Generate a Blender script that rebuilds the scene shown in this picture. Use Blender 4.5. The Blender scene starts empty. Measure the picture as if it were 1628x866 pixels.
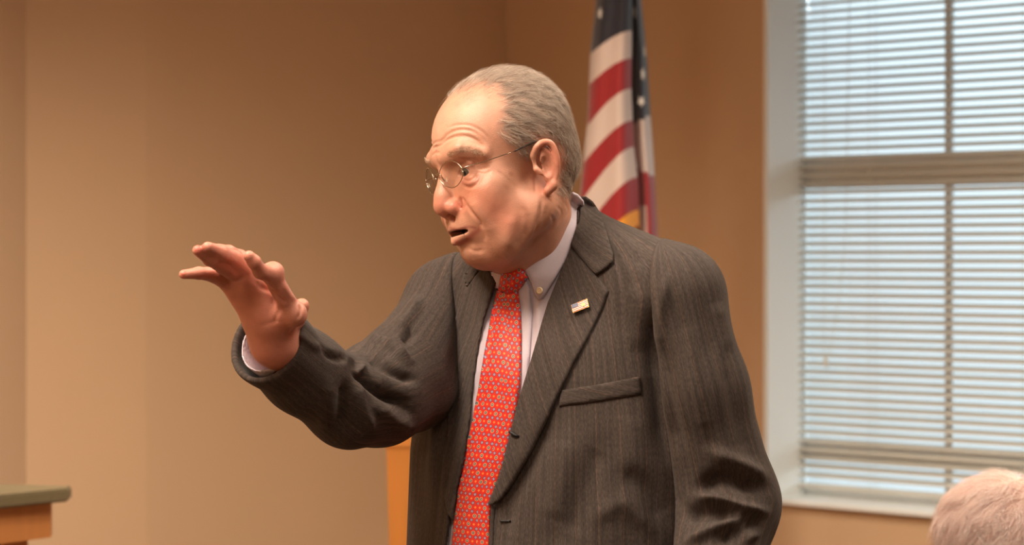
import bpy, math, random
import numpy as np
from mathutils import Vector
from mathutils.bvhtree import BVHTree
from mathutils.geometry import delaunay_2d_cdt

# ------------------------------------------------------------------ camera, world, lights
FP = 4700.0            # focal length in pixels of the 1628x866 frame
CAMZ, HOR = 1.58, 405.0
scn = bpy.context.scene
cam_d = bpy.data.cameras.new('camera')
cam_d.sensor_width = 36.0
cam_d.lens = FP * 36.0 / 1628.0
cam_d.shift_y = -(433.0 - HOR) / 1628.0
cam_d.clip_start = 0.05
cam_d.dof.use_dof = True
cam_d.dof.focus_distance = 3.42
cam_d.dof.aperture_fstop = 8.0
cam = bpy.data.objects.new('camera', cam_d)
cam.location = (0, 0, CAMZ)
cam.rotation_euler = (math.pi / 2, 0, 0)
scn.collection.objects.link(cam)
scn.camera = cam

world = bpy.data.worlds.new('overcast_sky')
scn.world = world
world.use_nodes = True
bg = world.node_tree.nodes['Background']
bg.inputs[0].default_value = (0.74, 0.92, 1.0, 1)
# overcast: brighter overhead than at the horizon, dim ground below
_t = world.node_tree; _c = _t.nodes.new('ShaderNodeTexCoord'); _s = _t.nodes.new('ShaderNodeSeparateXYZ'); _r = _t.nodes.new('ShaderNodeMapRange'); _g = _t.nodes.new('ShaderNodeMapRange'); _m = _t.nodes.new('ShaderNodeMath')
_t.links.new(_c.outputs['Generated'], _s.inputs[0]); _t.links.new(_s.outputs[2], _r.inputs[0]); _t.links.new(_s.outputs[2], _g.inputs[0])
for _n, _v in ((_r, (0, 1, 1.35, 5.0)), (_g, (-.12, 0, .85, 1.0))):
    for _k in range(4): _n.inputs[_k + 1].default_value = _v[_k]
_m.operation = 'MULTIPLY'; _t.links.new(_r.outputs[0], _m.inputs[0]); _t.links.new(_g.outputs[0], _m.inputs[1]); _t.links.new(_m.outputs[0], bg.inputs[1])

scn.view_settings.view_transform = 'Standard'
scn.view_settings.look = 'None'
scn.view_settings.gamma = 1.0
scn.view_settings.use_curve_mapping = False
scn.view_settings.exposure = 0.0
scn.cycles.max_bounces = 6
scn.cycles.transparent_max_bounces = 12
scn.cycles.use_denoising = True

WARM = (1.0, 0.84, 0.66)
def lamp(kind, loc, aim, power, color=WARM, **kw):
    d = bpy.data.lights.new('downlight_or_fill', kind)
    d.energy = power; d.color = color
    for k, v in kw.items(): setattr(d, k, v)
    o = bpy.data.objects.new('downlight_or_fill', d)
    o.location = loc
    o.rotation_euler = (Vector(aim) - Vector(loc)).to_track_quat('-Z', 'Y').to_euler()
    scn.collection.objects.link(o)
    return o
CEIL = 2.95
# panels of the ceiling over the speaker (their light reaches him from above and the front left)
lamp('AREA', (-0.85, 2.75, CEIL - .03), (-0.85, 2.75, 0), 68, shape='RECTANGLE', size=0.6, size_y=1.1)
lamp('AREA', (0.75, 3.1, CEIL - .03), (0.75, 3.1, 0), 20, shape='RECTANGLE', size=0.6, size_y=0.6)
lamp('AREA', (0.8, 4.05, CEIL - .03), (0.8, 4.05, 0), 20, shape='RECTANGLE', size=0.6, size_y=0.6)
# daylight from the bright part of the overcast sky, slanting in through the window onto its left reveal
_sd = bpy.data.lights.new('daylight', 'SUN'); _sd.energy = 3.0; _sd.angle = math.radians(35); _sd.color = (.80, .93, 1.0)
_so = bpy.data.objects.new('daylight', _sd); scn.collection.objects.link(_so); _so.location = (4, 9, 5)
_so.rotation_euler = Vector((-.95, .10, -.38)).to_track_quat('-Z', 'Y').to_euler()
lamp('AREA', (0.2, 0.9, CEIL - .03), (0.2, 0.9, 0), 20, shape='RECTANGLE', size=0.6, size_y=1.1)  # added fill at the front, brightens the face and jacket, no known fixture
# recessed spots that wash the lower walls
for (x, y, p) in ((-1.6, 5.3, 185), (-0.35, 5.6, 200), (0.75, 5.2, 110), (1.3, 4.6, 160)):
    lamp('SPOT', (x, y, CEIL - .02), (x, y + .55, 0), p, spot_size=math.radians(118), spot_blend=1.0, shadow_soft_size=0.09)

# ------------------------------------------------------------------ helpers
COL = scn.collection
def P(px, py, Y):
    return np.array([(px - 814.0) / FP * Y, Y, CAMZ - (py - HOR) / FP * Y])
def proj(V):
    return np.stack([814 + FP * V[:, 0] / V[:, 1], HOR - FP * (V[:, 2] - CAMZ) / V[:, 1]], 1)

def new_obj(name, data, parent=None):
    o = bpy.data.objects.new(name, data)
    COL.objects.link(o)
    if parent is not None: o.parent = parent
    return o
def wloc(o):
    v = np.zeros(3)
    while o is not None:
        v = v + np.array(o.location); o = o.parent
    return v
def thing(name, label, cat, loc=(0, 0, 0), group=None):
    o = new_obj(name, None)
    o.location = loc; o.empty_display_size = .1
    tag(o, label, cat, group)
    return o
def tag(o, label=None, cat=None, group=None, kind=None):
    if label: o['label'] = label
    if cat: o['category'] = cat
    if group: o['group'] = group
    if kind: o['kind'] = kind
    return o
def build(name, V, Fc, mat, parent=None, smooth=True, attrs=None, cols=None):
    V = np.asarray(V, float) - wloc(parent)
    me = bpy.data.meshes.new(name)
    if isinstance(Fc, np.ndarray):
        n, k = Fc.shape
        me.vertices.add(len(V)); me.vertices.foreach_set('co', V.astype(np.float32).ravel())
        me.loops.add(n * k); me.loops.foreach_set('vertex_index', Fc.astype(np.int32).ravel())
        me.polygons.add(n); me.polygons.foreach_set('loop_start', np.arange(0, n * k, k, dtype=np.int32))
        try: me.polygons.foreach_set('loop_total', np.full(n, k, dtype=np.int32))
        except Exception: pass
        me.update(calc_edges=True)
    else:
        me.from_pydata([tuple(v) for v in V], [], [tuple(f) for f in Fc]); me.update()
    if smooth: me.polygons.foreach_set('use_smooth', np.ones(len(me.polygons), bool))
    for nm, a in (attrs or {}).items():
        at = me.attributes.new(nm, 'FLOAT_VECTOR', 'POINT'); at.data.foreach_set('vector', np.asarray(a, np.float32).ravel())
    for nm, a in (cols or {}).items():
        a = np.concatenate([a, np.ones((len(a), 1))], 1)
        at = me.attributes.new(nm, 'FLOAT_COLOR', 'POINT'); at.data.foreach_set('color', np.asarray(a, np.float32).ravel())
    if mat: me.materials.append(mat)
    return new_obj(name, me, parent)

def hull_box(c, s, rot=0.0, bev=0.0):
    """box verts/faces: centre c, full size s, z-rotation; bevelled long edges when bev>0"""
    x, y, z = [q / 2 for q in s]
    if bev <= 0:
        V = np.array([(i * x, j * y, k * z) for i in (-1, 1) for j in (-1, 1) for k in (-1, 1)], float)
        Fc = [(0, 1, 3, 2), (4, 6, 7, 5), (0, 4, 5, 1), (2, 3, 7, 6), (0, 2, 6, 4), (1, 5, 7, 3)]
    else:
        import bmesh
        bm = bmesh.new(); bmesh.ops.create_cube(bm, size=1)
        for v in bm.verts: v.co = Vector((v.co.x * s[0], v.co.y * s[1], v.co.z * s[2]))
        bmesh.ops.bevel(bm, geom=bm.edges[:], offset=bev, segments=2, affect='EDGES', profile=.6)
        bm.verts.ensure_lookup_table()
        V = np.array([v.co[:] for v in bm.verts]); Fc = [[v.index for v in f.verts] for f in bm.faces]; bm.free()
    c_, s_ = math.cos(rot), math.sin(rot)
    V = V @ np.array([[c_, s_, 0], [-s_, c_, 0], [0, 0, 1]]) + np.array(c, float)
    return V, Fc
def box(name, c, s, mat, parent=None, rot=0.0, bev=0.0):
    V, Fc = hull_box(c, s, rot, bev)
    return build(name, V, Fc, mat, parent, smooth=False)
def tube_geo(pts, r, n=8, caps=True):
    pts = [np.array(p, float) for p in pts]; m = len(pts)
    rr = r if hasattr(r, '__len__') else [r] * m
    V = []; Fc = []; ref = None
    for i, p in enumerate(pts):
        t = pts[min(i + 1, m - 1)] - pts[max(i - 1, 0)]; t /= np.linalg.norm(t) + 1e-12
        if ref is None: ref = np.array([0, 0, 1.]) if abs(t[2]) < .9 else np.array([1., 0, 0])
        a = np.cross(t, ref); a /= np.linalg.norm(a) + 1e-12; b = np.cross(t, a); ref = -b if False else ref
        for k in range(n):
            w = 2 * math.pi * k / n
            V.append(p + rr[i] * (math.cos(w) * a + math.sin(w) * b))
    for i in range(m - 1):
        for k in range(n):
            k2 = (k + 1) % n
            Fc.append((i * n + k, i * n + k2, (i + 1) * n + k2, (i + 1) * n + k))
    if caps: Fc.append(tuple(range(n - 1, -1, -1))); Fc.append(tuple((m - 1) * n + k for k in range(n)))
    return np.array(V), Fc
def tube(name, pts, r, mat, parent=None, n=8):
    V, Fc = tube_geo(pts, r, n)
    return build(name, V, Fc, mat, parent)
def spline(pts, n=8):
    pts = np.array(pts, float); Q = np.vstack([2 * pts[0] - pts[1], pts, 2 * pts[-1] - pts[-2]]); out = []
    for i in range(1, len(Q) - 2):
        for t in np.linspace(0, 1, n, endpoint=False):
            a, b, c, d = Q[i - 1:i + 3]
            out.append(.5 * (2 * b + (c - a) * t + (2 * a - 5 * b + 4 * c - d) * t * t + (3 * b - a - 3 * c + d) * t ** 3))
    out.append(pts[-1]); return np.array(out)
def merge(parts):
    V = []; Fc = []; n = 0
    for v, f in parts:
        V.append(np.asarray(v)); Fc += [tuple(i + n for i in q) for q in f]; n += len(v)
    return np.vstack(V), Fc

# ------------------------------------------------------------------ materials
class NT:
    def __init__(s, name):
        s.m = bpy.data.materials.new(name); s.m.use_nodes = True
        s.t = s.m.node_tree; s.b = s.t.nodes['Principled BSDF']
    def n(s, t, **kw):
        nd = s.t.nodes.new(t)
        for k, v in kw.items():
            if k.startswith('i_'):
                key = k[2:]; nd.inputs[int(key) if key.isdigit() else key.replace('_', ' ')].default_value = v
            else: setattr(nd, k, v)
        return nd
    def l(s, a, b): s.t.links.new(a, b)
    def math(s, op, a, b=None, c=None):
        nd = s.t.nodes.new('ShaderNodeMath'); nd.operation = op
        for i, v in enumerate((a, b, c)):
            if v is None: continue
            if isinstance(v, (int, float)): nd.inputs[i].default_value = v
            else: s.l(v, nd.inputs[i])
        return nd.outputs[0]
    def mix(s, f, a, b, mode='MIX'):
        nd = s.t.nodes.new('ShaderNodeMix'); nd.data_type = 'RGBA'; nd.blend_type = mode
        for i, v in ((0, f), (6, a), (7, b)):
            if isinstance(v, (int, float)): nd.inputs[i].default_value = v
            elif isinstance(v, tuple): nd.inputs[i].default_value = v + (1,) if len(v) == 3 else v
            else: s.l(v, nd.inputs[i])
        return nd.outputs[2]
    def bump(s, h, dist=.001, strength=.5):
        nd = s.n('ShaderNodeBump'); nd.inputs['Strength'].default_value = strength; nd.inputs['Distance'].default_value = dist
        s.l(h, nd.inputs['Height']); s.l(nd.outputs[0], s.b.inputs['Normal'])
    def set(s, **kw):
        for k, v in kw.items():
            s.b.inputs[k.replace('_', ' ')].default_value = v
def lin(r, g, b):
    f = lambda c: (c / 255 / 12.92) if c / 255 <= .04045 else ((c / 255 + .055) / 1.055) ** 2.4
    return (f(r), f(g), f(b))
def simple(name, rgb, rough=.5, metal=0.0, noise=0.0, nscale=40, bump=0.0, bscale=300, bdist=.0005, stretch=(1, 1, 1)):
    T = NT(name); tc = T.n('ShaderNodeTexCoord'); mp = T.n('ShaderNodeMapping'); mp.inputs['Scale'].default_value = stretch
    T.l(tc.outputs['Object'], mp.inputs[0])
    nz = T.n('ShaderNodeTexNoise', i_Scale=float(nscale), i_Detail=4.0); T.l(mp.outputs[0], nz.inputs['Vector'])
    c = T.mix(nz.outputs[0], tuple(q * (1 - noise) for q in rgb), tuple(min(1, q * (1 + noise)) for q in rgb))
    T.l(c, T.b.inputs['Base Color'])
    if bump > 0:
        n2 = T.n('ShaderNodeTexNoise', i_Scale=float(bscale), i_Detail=2.0); T.l(mp.outputs[0], n2.inputs['Vector']); T.bump(n2.outputs[0], bdist, bump)
    T.set(Roughness=rough, Metallic=metal)
    return T.m
M = {}
M['wall'] = simple('tan_wall_paint', lin(206, 173, 139), .85, noise=.03, nscale=3, bump=.25, bscale=220, bdist=.001)
M['white'] = simple('white_trim_paint', lin(238, 243, 244), .5, noise=.02, nscale=6)
M['ceil'] = simple('ceiling_tile_white', lin(205, 200, 190), .9, noise=.03, nscale=10)
M['floor'] = simple('carpet_brown', lin(84, 68, 54), .95, noise=.25, nscale=220, bump=.6, bscale=700, bdist=.003)
M['slat'] = simple('blind_slat_white', lin(226, 224, 216), .45, noise=.02, nscale=10)
_t = M['slat'].node_tree; _tr = _t.nodes.new('ShaderNodeBsdfTranslucent'); _tr.inputs[0].default_value = (.86, .86, .84, 1); _mx = _t.nodes.new('ShaderNodeMixShader'); _mx.inputs[0].default_value = .38
_t.links.new(_t.nodes['Principled BSDF'].outputs[0], _mx.inputs[1]); _t.links.new(_tr.outputs[0], _mx.inputs[2]); _t.links.new(_mx.outputs[0], _t.nodes['Material Output'].inputs[0])   # thin vinyl lets light through
M['cord'] = simple('blind_cord_white', lin(220, 224, 220), .7)
M['oak'] = simple('honey_oak', lin(206, 132, 62), .38, noise=.16, nscale=12, stretch=(3, 3, .25), bump=.15, bscale=90)
M['maple'] = simple('orange_maple', lin(198, 132, 76), .4, noise=.18, nscale=14, stretch=(3, 3, .3))
M['counter'] = simple('olive_countertop', lin(104, 95, 72), .4, noise=.12, nscale=90)
M['brass'] = simple('brass', lin(205, 165, 80), .25, metal=1.0)
M['black'] = simple('black_leather', lin(24, 22, 21), .35, noise=.1)
M['gold'] = simple('gold_fringe', lin(232, 160, 40), .6, noise=.3, nscale=300)
M['star'] = simple('star_white', lin(226, 220, 214), .8)
M['button'] = simple('pearl_button', lin(228, 205, 170), .3)
M['wire'] = simple('silver_wire', lin(190, 176, 160), .22, metal=1.0)
M['dwire'] = simple('dark_temple_tip', lin(42, 32, 26), .35)
M['trouser'] = simple('trouser_grey', lin(60, 54, 50), .85, noise=.1, nscale=200)
M['lining'] = simple('jacket_lining_black', lin(26, 22, 24), .6)

# ------------------------------------------------------------------ signed distance sculpting
def ell(c, r, rz=0.0, rx=0.0, ry=0.0):
    c = np.array(c, float); r = np.array(r, float)
    R = None
    if rz or rx or ry:
        cz, sz, cx, sx, cy, sy = math.cos(rz), math.sin(rz), math.cos(rx), math.sin(rx), math.cos(ry), math.sin(ry)
        R = np.array([[cz, -sz, 0], [sz, cz, 0], [0, 0, 1]]) @ np.array([[1, 0, 0], [0, cx, -sx], [0, sx, cx]]) @ np.array([[cy, 0, sy], [0, 1, 0], [-sy, 0, cy]])
    def f(p):
        q = p - c
        if R is not None: q = q @ R
        k0 = np.sqrt(((q / r) ** 2).sum(1)); k1 = np.sqrt(((q / r ** 2) ** 2).sum(1)) + 1e-9
        return k0 * (k0 - 1) / k1
    return f, c, float(r.max())
def cone(a, b, ra, rb=None):
    a = np.array(a, float); b = np.array(b, float); rb = ra if rb is None else rb
    ab = b - a; L2 = float(ab @ ab) + 1e-12
    def f(p):
        t = np.clip(((p - a) @ ab) / L2, 0, 1)
        return np.sqrt(((p - a - t[:, None] * ab) ** 2).sum(1)) - (ra + (rb - ra) * t)
    return f, (a + b) / 2, float(math.sqrt(L2) / 2 + max(ra, rb))
def chain(pts, rs):
    return [cone(pts[i], pts[i + 1], rs[i], rs[i + 1]) for i in range(len(pts) - 1)]
class Sdf:
    """ordered list of smooth unions ('u') and subtractions ('s'); sym mirrors a shape in x"""
    def __init__(s, far): s.ops = []; s.far = far
    def u(s, prim, k, sym=False): s.ops.append(('u', prim, k, sym)); return s
    def s(s, prim, k, sym=False): s.ops.append(('s', prim, k, sym)); return s
    def __call__(s, p):
        d = np.full(len(p), 1e3 * s.far); ps = p.copy(); ps[:, 0] = np.abs(ps[:, 0])
        for op, (f, c, R), k, sym in s.ops:
            q = ps if sym else p
            m = (((q - c) ** 2).sum(1) < (R + k + s.far) ** 2) if op == 'u' else (((q - c) ** 2).sum(1) < (R + k) ** 2)
            if not m.any(): continue
            b = f(q[m]); a = d[m]
            if op == 'u':
                h = np.clip(.5 + .5 * (b - a) / k, 0, 1); d[m] = b + (a - b) * h - k * h * (1 - h)
            else:
                h = np.clip(.5 - .5 * (a + b) / k, 0, 1); d[m] = a + (-b - a) * h + k * h * (1 - h)
        return d
def surface(f, lo, hi, h, slack=1.35):
    """sparse surface nets: returns verts and quads of f=0"""
    lo = np.array(lo, float); hi = np.array(hi, float); B = 8
    nb = np.ceil((hi - lo) / (h * B)).astype(int)
    I = np.stack(np.meshgrid(*[np.arange(n) for n in nb], indexing='ij'), -1).reshape(-1, 3)
    dc = f(lo + (I * B + B / 2) * h)
    I = I[np.abs(dc) < B * h * .87 * slack + h]
    g = np.stack(np.meshgrid(*[np.arange(B + 1)] * 3, indexing='ij'), -1).reshape(-1, 3)
    D = []
    for i in range(0, len(I), 400):
        J = I[i:i + 400]; N = (J[:, None, :] * B + g[None]).reshape(-1, 3)
        D.append(f(lo + N * h).astype(np.float32).reshape(len(J), B + 1, B + 1, B + 1))
    D = np.concatenate(D); S = D < 0
    cnt = sum(S[:, a:a + B, b:b + B, c:c + B].astype(np.int8) for a in (0, 1) for b in (0, 1) for c in (0, 1))
    act = np.argwhere((cnt > 0) & (cnt < 8))
    bi, c = act[:, 0], act[:, 1:]
    G = I[bi] * B + c
    cor = {}
    for a in (0, 1):
        for b in (0, 1):
            for e in (0, 1): cor[(a, b, e)] = D[bi, c[:, 0] + a, c[:, 1] + b, c[:, 2] + e]
    acc = np.zeros((len(act), 3)); n = np.zeros(len(act))
    for ax in range(3):
        for u in (0, 1):
            for v in (0, 1):
                k0 = [u, v]; k0.insert(ax, 0); k1 = [u, v]; k1.insert(ax, 1)
                A, Bv = cor[tuple(k0)], cor[tuple(k1)]; m = (A < 0) != (Bv < 0)
                t = np.where(m, A / np.where(m, A - Bv, 1), 0); pt = np.tile(np.array(k0, float), (len(act), 1)); pt[:, ax] = t
                acc[m] += pt[m]; n[m] += 1
    V = lo + (G + acc / n[:, None]) * h
    tot = nb * B + 2
    gid = ((G[:, 0] + 1) * tot[1] + (G[:, 1] + 1)) * tot[2] + (G[:, 2] + 1)
    o = np.argsort(gid); gs = gid[o]
    st = [tot[1] * tot[2], tot[2], 1]; quads = []
    for ax in range(3):
        k1 = [0, 0, 0]; k1[ax] = 1
        a0 = cor[(0, 0, 0)] < 0; a1 = cor[tuple(k1)] < 0; m = a0 != a1
        s1, s2 = st[(ax + 1) % 3], st[(ax + 2) % 3]; b = gid[m]
        Q = np.stack([b, b - s1, b - s1 - s2, b - s2], 1)
        j = np.clip(np.searchsorted(gs, Q.ravel()), 0, len(gs) - 1); ok = (gs[j] == Q.ravel()).reshape(-1, 4).all(1)
        q = o[j].reshape(-1, 4); fl = ~a0[m]; q[fl] = q[fl][:, ::-1]
        quads.append(q[ok])
    Fq = np.concatenate(quads)[:, ::-1]
    # outward check
    return V, Fq
def normals(V, Fq):
    a = V[Fq[:, 2]] - V[Fq[:, 0]]; b = V[Fq[:, 3 if Fq.shape[1] == 4 else 1]] - V[Fq[:, 1 if Fq.shape[1] == 4 else 0]]
    fn = np.cross(a, b); N = np.zeros_like(V)
    for k in range(Fq.shape[1]):
        for ax in range(3): N[:, ax] += np.bincount(Fq[:, k], fn[:, ax], len(V))
    return N / (np.linalg.norm(N, axis=1, keepdims=True) + 1e-12)
def orient(V, Fq, c=None):
    a, b, c_ = V[Fq[:, 0]], V[Fq[:, 1]], V[Fq[:, 2]]
    vol = (a * np.cross(b, c_)).sum() + ((V[Fq[:, 0]] * np.cross(V[Fq[:, 2]], V[Fq[:, 3]])).sum() if Fq.shape[1] == 4 else 0)
    return Fq if vol > 0 else Fq[:, ::-1]
def relax(V, Fq, it=1, w=.5):
    E = np.concatenate([Fq[:, [k, (k + 1) % 4]] for k in range(4)]); E = np.concatenate([E, E[:, ::-1]])
    n = np.bincount(E[:, 0], minlength=len(V)).astype(float); n[n == 0] = 1
    for _ in range(it):
        A = np.stack([np.bincount(E[:, 0], V[E[:, 1], ax], len(V)) for ax in range(3)], 1) / n[:, None]
        V = V + w * (A - V)
    return V
def seg_d2(p, a, b):
    ab = b - a; t = np.clip(((p - a) @ ab) / (ab @ ab + 1e-9), 0, 1)
    return np.sqrt(((p - a - t[:, None] * ab) ** 2).sum(1)), t
def line_w(px, pts, w, taper=True):
    """falloff around a smooth pixel polyline, fading towards its ends"""
    pts = spline(pts, 5) if len(pts) > 2 else np.array(pts, float)
    out = np.zeros(len(px)); lo = pts.min(0) - 3 * w; hi = pts.max(0) + 3 * w
    m = ((px > lo) & (px < hi)).all(1)
    if not m.any(): return out
    q = px[m]; n = len(pts) - 1; best = np.zeros(len(q))
    for i in range(n):
        d, t = seg_d2(q, pts[i], pts[i + 1]); s = (i + t) / n
        e = np.clip(np.minimum(s, 1 - s) * 5, 0, 1) if taper else 1.0
        best = np.maximum(best, np.exp(-(d / w) ** 2) * e)
    out[m] = best; return out
def in_poly(px, poly):
    x, y = px[:, 0], px[:, 1]; c = np.zeros(len(px), bool); n = len(poly); j = n - 1
    for i in range(n):
        xi, yi = poly[i]; xj, yj = poly[j]
        if yi != yj:
            c ^= ((yi > y) != (yj > y)) & (x < (xj - xi) * (y - yi) / (yj - yi) + xi)
        j = i
    return c
def poly_dist(px, poly):
    d = np.full(len(px), 1e9); n = len(poly)
    P_ = np.array(poly, float)
    for i in range(n):
        d = np.minimum(d, seg_d2(px, P_[i], P_[(i + 1) % n])[0])
    return np.where(in_poly(px, poly), d, -d)
def bvh(V, Fq): return BVHTree.FromPolygons([tuple(v) for v in V], [tuple(int(i) for i in f) for f in Fq])

def drape(name, poly, base, off, th, mat, parent, step=4.0, soft=2.5, warp=None, attr=None, smooth_poly=False, guess=3.5, edge=1.0, cols=None, relax_it=3):
    """a real plate of cloth laid over the base surface: outline from the picture, own thickness"""
    poly = np.array(poly, float)
    if smooth_poly: poly = spline(np.vstack([poly, poly[:1]]), 5)[:-1]
    b = []
    for i in range(len(poly)):
        a, c = poly[i], poly[(i + 1) % len(poly)]; n = max(1, int(np.linalg.norm(c - a) / step))
        b += [a + (c - a) * t / n for t in range(n)]
    b = np.array(b); nb = len(b)
    lo, hi = b.min(0), b.max(0)
    g = np.stack(np.meshgrid(np.arange(lo[0], hi[0], step), np.arange(lo[1], hi[1], step), indexing='ij'), -1).reshape(-1, 2)
    g = g[poly_dist(g, b) > step * .55]
    pts = np.vstack([b, g])
    r = delaunay_2d_cdt([Vector(p) for p in pts], [], [list(range(nb))], 1, 1e-4)
    p2 = np.array([v[:] for v in r[0]]); tri = np.array([list(f) for f in r[2]])
    dist = np.abs(poly_dist(p2, b))
    H = []; N = []; org = Vector((0, 0, CAMZ))
    for q in p2:
        w = Vector(P(q[0], q[1], 1.0)) - org
        h = base.ray_cast(org, w.normalized())
        if h[0] is None:
            h = base.find_nearest(org + w * guess)
        H.append(h[0][:]); n = np.array(h[1][:]);
        if n @ np.array(w[:]) > 0: n = -n
        N.append(n)
    H = np.array(H); N = np.array(N)
    # smooth normals and positions on the sheet
    E = np.concatenate([tri[:, [0, 1]], tri[:, [1, 2]], tri[:, [2, 0]]]); E = np.concatenate([E, E[:, ::-1]])
    cnt = np.bincount(E[:, 0], minlength=len(p2)).astype(float); cnt[cnt == 0] = 1
    depth = H[:, 1].copy()
    for _ in range(relax_it):
        depth = .5 * depth + .5 * np.bincount(E[:, 0], depth[E[:, 1]], len(p2)) / cnt
        N = .4 * N + .6 * np.stack([np.bincount(E[:, 0], N[E[:, 1], k], len(p2)) for k in range(3)], 1) / cnt[:, None]
    N /= np.linalg.norm(N, axis=1, keepdims=True) + 1e-9
    H = np.stack([(p2[:, 0] - 814) / FP * depth, depth, CAMZ - (p2[:, 1] - HOR) / FP * depth], 1)
    lift = off + (warp(p2) if warp else 0) + np.zeros(len(p2))
    rim = np.exp(-(dist / soft) ** 2)
    top = H + N * (lift - th * .45 * rim * edge)[:, None]; bot = H + N * (lift - th)[:, None]
    # keep the picture outline at the lifted depth
    def keep(X): return np.stack([(p2[:, 0] - 814) / FP * X[:, 1], X[:, 1], CAMZ - (p2[:, 1] - HOR) / FP * X[:, 1]], 1)
    top = keep(top)
    n = len(p2)
    a = p2[tri]; cr = (a[:, 1, 0] - a[:, 0, 0]) * (a[:, 2, 1] - a[:, 0, 1]) - (a[:, 1, 1] - a[:, 0, 1]) * (a[:, 2, 0] - a[:, 0, 0])
    tri = np.where(cr[:, None] > 0, tri[:, ::-1], tri)
    ed = {}
    for t in tri:
        for k in range(3): ed[(t[k], t[(k + 1) % 3])] = 1
    F_ = [tuple(t) for t in tri] + [tuple(x + n for x in t[::-1]) for t in tri]
    F_ += [(e[1], e[0], e[0] + n, e[1] + n) for e in ed if (e[1], e[0]) not in ed]
    at = None
    if attr is not None:
        A = attr(p2, top); at = {'fab': np.vstack([A, A])}
    return build(name, np.vstack([top, bot]), F_, mat, parent, attrs=at)

# ------------------------------------------------------------------ the room
ZC = CEIL
A0 = np.array([(1215 - 814) / FP * 7.3, 7.3]); EW = np.array([.6593, -.7518]); OW = np.array([.7518, .6593])
def W(t, z, d=0.0):
    q = A0 + EW * t + OW * d; return np.array([q[0], q[1], z])
def ray_t(px):      # parameter along the window wall seen at pixel column px
    k = (px - 814) / FP; return (k * A0[1] - A0[0]) / (EW[0] - k * EW[1])
RW = math.atan2(EW[1], EW[0])
def wbox(name, t0, t1, z0, z1, d0, d1, mat, parent=None, bev=0.0):
    c = W((t0 + t1) / 2, (z0 + z1) / 2, (d0 + d1) / 2)
    return box(name, c, (t1 - t0, d1 - d0, z1 - z0), mat, parent, RW, bev)
def struct(o): o['kind'] = 'structure'; return o
TC = ray_t(805); TO = 1.12; ZS, ZT = 0.982, 2.60; WT = .15
parts = []
for (t0, t1, z0, z1) in ((TC - .02, 0, 0, ZC), (TO, 4.0, 0, ZC), (0, TO, 0, ZS - .0125), (0, TO, ZT, ZC)):
    c = W((t0 + t1) / 2, (z0 + z1) / 2, WT / 2); parts.append(hull_box(c, (t1 - t0, WT, z1 - z0), RW))
V, Fc = merge(parts); struct(build('wall_right', V, Fc, M['wall'], None, smooth=False))
Cn = A0 + EW * TC
def wall_seg(name, a, b, th=.15, z1=ZC):
    a = np.array(a, float); b = np.array(b, float); u = (b - a) / np.linalg.norm(b - a); nrm = np.array([u[1], -u[0]])
    # thickness goes away from the room centre
    mid = (a + b) / 2
    if (mid + nrm - np.array([0, 2.5])) @ (mid + nrm - np.array([0, 2.5])) < (mid - nrm - np.array([0, 2.5])) @ (mid - nrm - np.array([0, 2.5])): nrm = -nrm
    V = np.array([(*q, z) for z in (0, z1) for q in (a, b, b + nrm * th, a + nrm * th)])
    Fc = [(0, 1, 5, 4), (1, 2, 6, 5), (2, 3, 7, 6), (3, 0, 4, 7), (4, 5, 6, 7), (3, 2, 1, 0)]
    bm_o = build(name, V, Fc, M['wall'], None, smooth=False); return struct(bm_o)
kB = (232 - 814) / FP; dirB = np.array([-.7518, -.6593])
sB = (kB * Cn[1] - Cn[0]) / (dirB[0] - kB * dirB[1]); Bn = Cn + dirB * sB
wall_seg('wall_back', Cn, Bn)
D1 = np.array([-.82, -.57]); k42 = (42 - 814) / FP
s2 = (k42 * Bn[1] - Bn[0]) / (D1[0] - k42 * D1[1]); B2 = Bn + D1 * s2
wall_seg('wall_back_left', Bn, B2)
B3 = B2 + np.array([-.36, -.93]) * 1.5
wall_seg('wall_left', B2, B3)
L3 = A0 + EW * 4.0
wall_seg('wall_left_side', B3, (B3[0], -1.8)); wall_seg('wall_camera_side', (B3[0], -1.8), (L3[0], -1.8)); wall_seg('wall_right_side', (L3[0], -1.8), L3)
struct(box('floor', ((B3[0] + L3[0]) / 2, 3.2, -.05), (L3[0] - B3[0] + .6, 10.6, .1), M['floor']))
struct(box('ceiling', ((B3[0] + L3[0]) / 2, 3.2, ZC + .05), (L3[0] - B3[0] + .6, 10.6, .1), M['ceil']))
# window: reveal lining, stool, sashes, glass
win = new_obj('window_1', None); win.location = W(TO / 2, ZS, .1); struct(win)
wbox('jamb_lining', -.001, .014, ZS, ZT, -.002, .135, M['white'], win)
wbox('jamb_lining', TO - .014, TO + .001, ZS, ZT, -.002, .135, M['white'], win)
wbox('head_lining', .014, TO - .014, ZT - .014, ZT, -.002, .135, M['white'], win)
wbox('window_sill', -.03, TO + .03, ZS - .0125, ZS, -.018, .15, M['white'], win, .003)
ZM = 1.58 - (276 - HOR) / 636; ZR = 1.58 - (713 - HOR) / 632
def ray_td(px, d):
    k = (px - 814) / FP; q = A0 + OW * d; return (k * q[1] - q[0]) / (EW[0] - k * EW[1])
tm = ray_td(1510, .142)
wbox('sash_stile', .0005, .006, ZS, ZT - .014, .135, .149, M['white'], win)
wbox('sash_stile', TO - .05, TO - .014, ZS, ZT - .014, .135, .149, M['white'], win)
wbox('meeting_rail', .014, TO - .05, ZM - .038, ZM + .038, .135, .149, M['white'], win)
wbox('sash_rail', .014, TO - .05, ZR - .024, ZR + .024, .135, .149, M['white'], win)
wbox('sash_rail', .014, TO - .05, ZS, ZS + .02, .135, .149, M['white'], win)
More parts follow.
